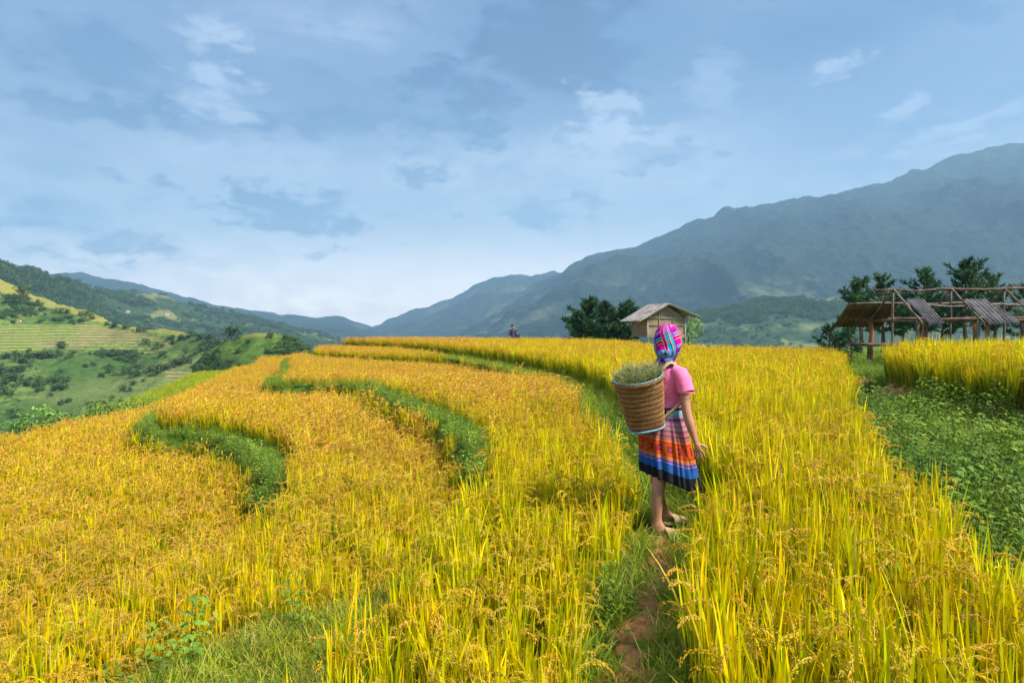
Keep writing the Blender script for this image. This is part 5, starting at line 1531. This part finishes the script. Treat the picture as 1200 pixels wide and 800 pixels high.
# single trees one can tell apart on the hillside across the valley
R = random.Random(77)
singles = [(29, 349, 10, 'largest round tree near the top of the striped hillside, alone on the yellow terraces'), (101, 371, 7.5, 'round tree standing alone on the ridge of the striped hillside'), (46, 359, 5.5, 'smaller round tree below and right of the largest one on the striped hillside'),
           (270, 396, 14, 'bushy tree standing highest on the saddle before the low knoll')]
rows_ = [(10, 420, 5), (50, 420, 7), (60, 419, 6), (73, 408, 5), (137, 416, 5.5), (151, 415, 5), (19, 436, 7), (68, 448, 5), (72, 456, 6), (171, 402, 5), (184, 408, 6), (145, 385, 3), (163, 388, 4), (70, 366, 4.5), (77, 367, 4), (94, 369, 3.5), (108, 373, 3), (224, 394, 5), (235, 398, 6), (243, 401, 6), (252, 405, 6),
         (20, 350, 4), (8, 350, 5), (15, 357, 5), (25, 356, 4), (36, 358, 4), (3, 440, 8), (12, 447, 7), (5, 462, 8), (25, 425, 6), (48, 378, 3), (150, 437, 6), (160, 440, 7), (175, 436, 7), (185, 437, 8), (195, 432, 6), (33, 419, 5), (41, 418, 5.5), (66, 417, 5), (120, 441, 4), (205, 428, 6), (262, 408, 6)]
for i, (u, v, s_, lab) in enumerate(singles):
    p = on_hill(HK if u > 260 else HA, u, v); k_ = s_ * (p.y / 400 if u < 260 else .42)
    root = empty('round_tree', p - Vector((0, 0, .04 * k_)), R.uniform(0, 6)); root.scale = (k_, k_, k_ * 1.05); tag(root, lab, 'tree', 'trees on the hillside across the valley')
    c_ = bpy.data.objects.new('crown', bush_mesh(230 + i, 420, .13, .9, False)); c_.data.materials.append(M['bush']); link(c_, root)
    mb = MB(); mb.tube([(0, 0, -.15), (.02, 0, .2), (0, .03, .5)], [.05, .035, .015], 6); part(mb, 'trunk', 'bark', root, True)
proto = None
for i, (u, v, s_) in enumerate(rows_):
    p = on_hill(HA, u, v); o = bpy.data.objects.new('hillside_tree', bush_meshes[0]) if proto is None else proto.copy(); proto = o; link(o); o.data = bush_meshes[R.randrange(5)]; s_ *= 1.15 * p.y / 400  # small trees dotted over the slope, sharing the bushy crown meshes
    o.location = p - Vector((0, 0, .08 * s_)); o.scale = (s_ * R.uniform(1, 1.5), s_ * R.uniform(1, 1.4), s_ * R.uniform(.75, 1)); o.rotation_euler = (0, 0, R.uniform(0, 6)); tag(o, 'small dark bushy tree dotted over the striped hillside across the valley', 'bush', 'bushy trees on the hillside across the valley')


def hill_scatter(name, H, n, maskf, label, cat, s0, s1, seed, tt_max=.99):
    rg = np.random.default_rng(seed); nr, nc = H['U'].shape; pts = []
    i = rg.integers(0, nr - 10, n * 3); j = rg.integers(0, nc - 1, n * 3); fi, fj = rg.random(n * 3), rg.random(n * 3)

    def g(A): return (A[i, j] * (1 - fi) * (1 - fj) + A[i + 1, j] * fi * (1 - fj) + A[i, j + 1] * (1 - fi) * fj + A[i + 1, j + 1] * fi * fj)
    U, Vv, X, Y, Zq = g(H['U']), g(H['V']), g(H['X']), g(H['Y']), g(H['Z'])
    k = maskf(U, Vv, X, Y) > rg.random(n * 3); P_ = np.stack([X, Y, Zq], -1)[k][:n]
    return scatter(name, P_ - np.array([0, 0, .1 * s0]), bush_src, 5, label, cat, (s0, s1), tilt=.05, zs=np.random.default_rng(seed + 1).uniform(.7, 1.1, len(P_)))


def am(U, Vv, X, Y):
    a = a_mask(U, Vv, X, Y, None); n = fbm(X / 18, Y / 18, 3, 66); n2 = fbm(X / 50, Y / 50, 2, 61)
    d = smooth((n + .5 * n2 - .10) / .2); d = d * (1 - np.clip(a[..., 0] * 1.3 + a[..., 1] * 1.4, 0, 1))
    return np.clip(d * .9 + .05 * (a[..., 0] < .3) * (a[..., 1] < .3), 0, 1) * (Vv < 520)


hill_scatter('hillside_shrubs', HA, 2400, am, 'dark green scrub growing in patches over the striped hillside across the valley', 'scrub', 1.2, 4.0, 5)
hill_scatter('knoll_shrubs', HK, 900, lambda U, V, X, Y: np.clip((.40 + 1.4 * fbm(X / 12, Y / 12, 3, 4)) * (1 - .8 * smooth((V - 389) / 2) * smooth((396 - V) / 3)), .05, 1), 'bushy scrub over the low knoll beyond the terraces', 'scrub', 1.2, 3.0, 6)


def bm(U, V, X, Y):
    n = fbm(X / 110, Y / 110, 4, 14); return np.clip(smooth((n + .06 + .2 * (U < 110)) / .14), .03, 1)


hill_scatter('hill_woodland', HB, 9000, bm, 'dense dark woodland over the long hill behind the striped hillside', 'woodland', 7, 15, 7)
hill_scatter('hill_woodland', HM3, 9000, lambda U, V, X, Y: np.clip(smooth((378 - V + 12 * fbm(X / 60, Y / 60, 3, 2)) / 6) * (1 - .97 * smooth(1.3 - ((U - 965) / 32) ** 2) * smooth((356 - V) / 3)), .03, 1), 'dense dark woodland covering the hill below the great mountain', 'woodland', 5, 10, 8)

# shrubs along the left rim of the terraces
shrub_meshes = [bush_mesh(300 + i, 420, .10, .9, True, 1.7, .18) for i in range(3)] + [bush_mesh(310, 420, .10, .9, True, 1.6, .6), bush_mesh(311, 300, .07, 1.0, True, 1.6, .3)]
for me in shrub_meshes: me.materials.append(M['bush'])
E4y = E4[::-1] if E4[0][1] > E4[-1][1] else E4
for i, (u, s_, k_, lab) in enumerate(((28, .9, 0, 'low green shrub at the left end of the terrace rim'), (42, 1.15, 3, 'bright lime green shrub on the left rim of the terraces'), (66, .9, 1, 'mid green shrub right of the lime one on the terrace rim'), (84, .8, 2, 'low leafy shrub on the rim, above the orange gold rice'),
                                      (100, .9, 4, 'thin pale shrub halfway along the left terrace rim'), (117, 1.2, 3, 'yellow green shrub halfway along the left terrace rim'), (136, .9, 0, 'small dark shrub left of the pale weeds on the rim'), (150, 1.1, 4, 'pale flowering weeds at the highest part of the left rim'), (168, 1.0, 4, 'pale feathery shrub at the right end of the rim hedge'))):
    best = min(E4, key=lambda p: abs(600 + (p[0] - .8) / max(p[1], .1) * F - u) if p[1] > 8 else 1e9); x, y = best[0] - .8, best[1]
    x = (u - 600) / F * y
    o = bpy.data.objects.new('rim_shrub', shrub_meshes[k_]); link(o); o.location = (x, y, ghs(x, y) - .05); o.scale = (s_ * 1.15, s_ * 1.1, s_ * 1.05); o.rotation_euler = (0, 0, i * 1.3); tag(o, lab, 'shrub', 'shrubs along the left rim')
# the lone tuft standing in the far rice and a bush behind the hut
p = at(270, 459, 24); x, y = p.x, p.y
o = bpy.data.objects.new('green_shrub', shrub_meshes[0]); link(o); o.location = (x, y, ghs(x, y)); o.scale = (1.0, .8, 1.02); tag(o, 'single dark green tuft standing alone in the far golden rice', 'shrub')
p = at(806, 402, 44); o = bpy.data.objects.new('green_shrub', shrub_meshes[3]); link(o); o.location = (p.x, p.y, ghs(p.x, p.y)); k_ = 2.0; o.scale = (k_, k_, k_ * 1.35); tag(o, 'bright green bush showing at the right foot of the stilt hut', 'shrub')
# a low house on the near hillside ridge: a few pixels each
m_r = simple_mat('tile_red', (.38, .13, .07), (.48, .20, .11), 2, .8, .2, .02); m_c = simple_mat('plaster', (.55, .48, .40), (.65, .58, .5), 1, .9, .1, .02)
for i, (H, u, v, lab) in enumerate(((HA, 22, 377, 'tiny red-roofed house low on the striped hillside'), (HB, 150, 366, 'tiny red-roofed house among woods on the long hill'), (HB, 196, 369, 'tiny red-roofed house at the lower end of the wooded hill'))):
    p = on_hill(H, u, v); s_ = p.y / 420 * .42; hs = empty('hill_house', p, .4 * i); tag(hs, lab, 'house', 'houses on the far hills')
    mb = MB(); mb.box((0, 0, 1.0 * s_), (5 * s_, 3.4 * s_, 2.6 * s_)); part(mb, 'wall', m_c, hs)
    mb = MB(); a, b = 2.9 * s_, 2.1 * s_; z1, z2 = 2.25 * s_, 3.5 * s_
    mb.add([(-a, -b, z1), (a, -b, z1), (a, b, z1), (-a, b, z1), (-a * .9, 0, z2), (a * .9, 0, z2)], [(0, 1, 5, 4), (2, 3, 4, 5), (1, 2, 5), (3, 0, 4), (3, 2, 1, 0)]); part(mb, 'roof', m_r, hs)
    mb = MB(); mb.box((0, -1.72 * s_, .75 * s_), (.9 * s_, .06 * s_, 1.9 * s_)); part(mb, 'door', 'weathered_wood', hs)
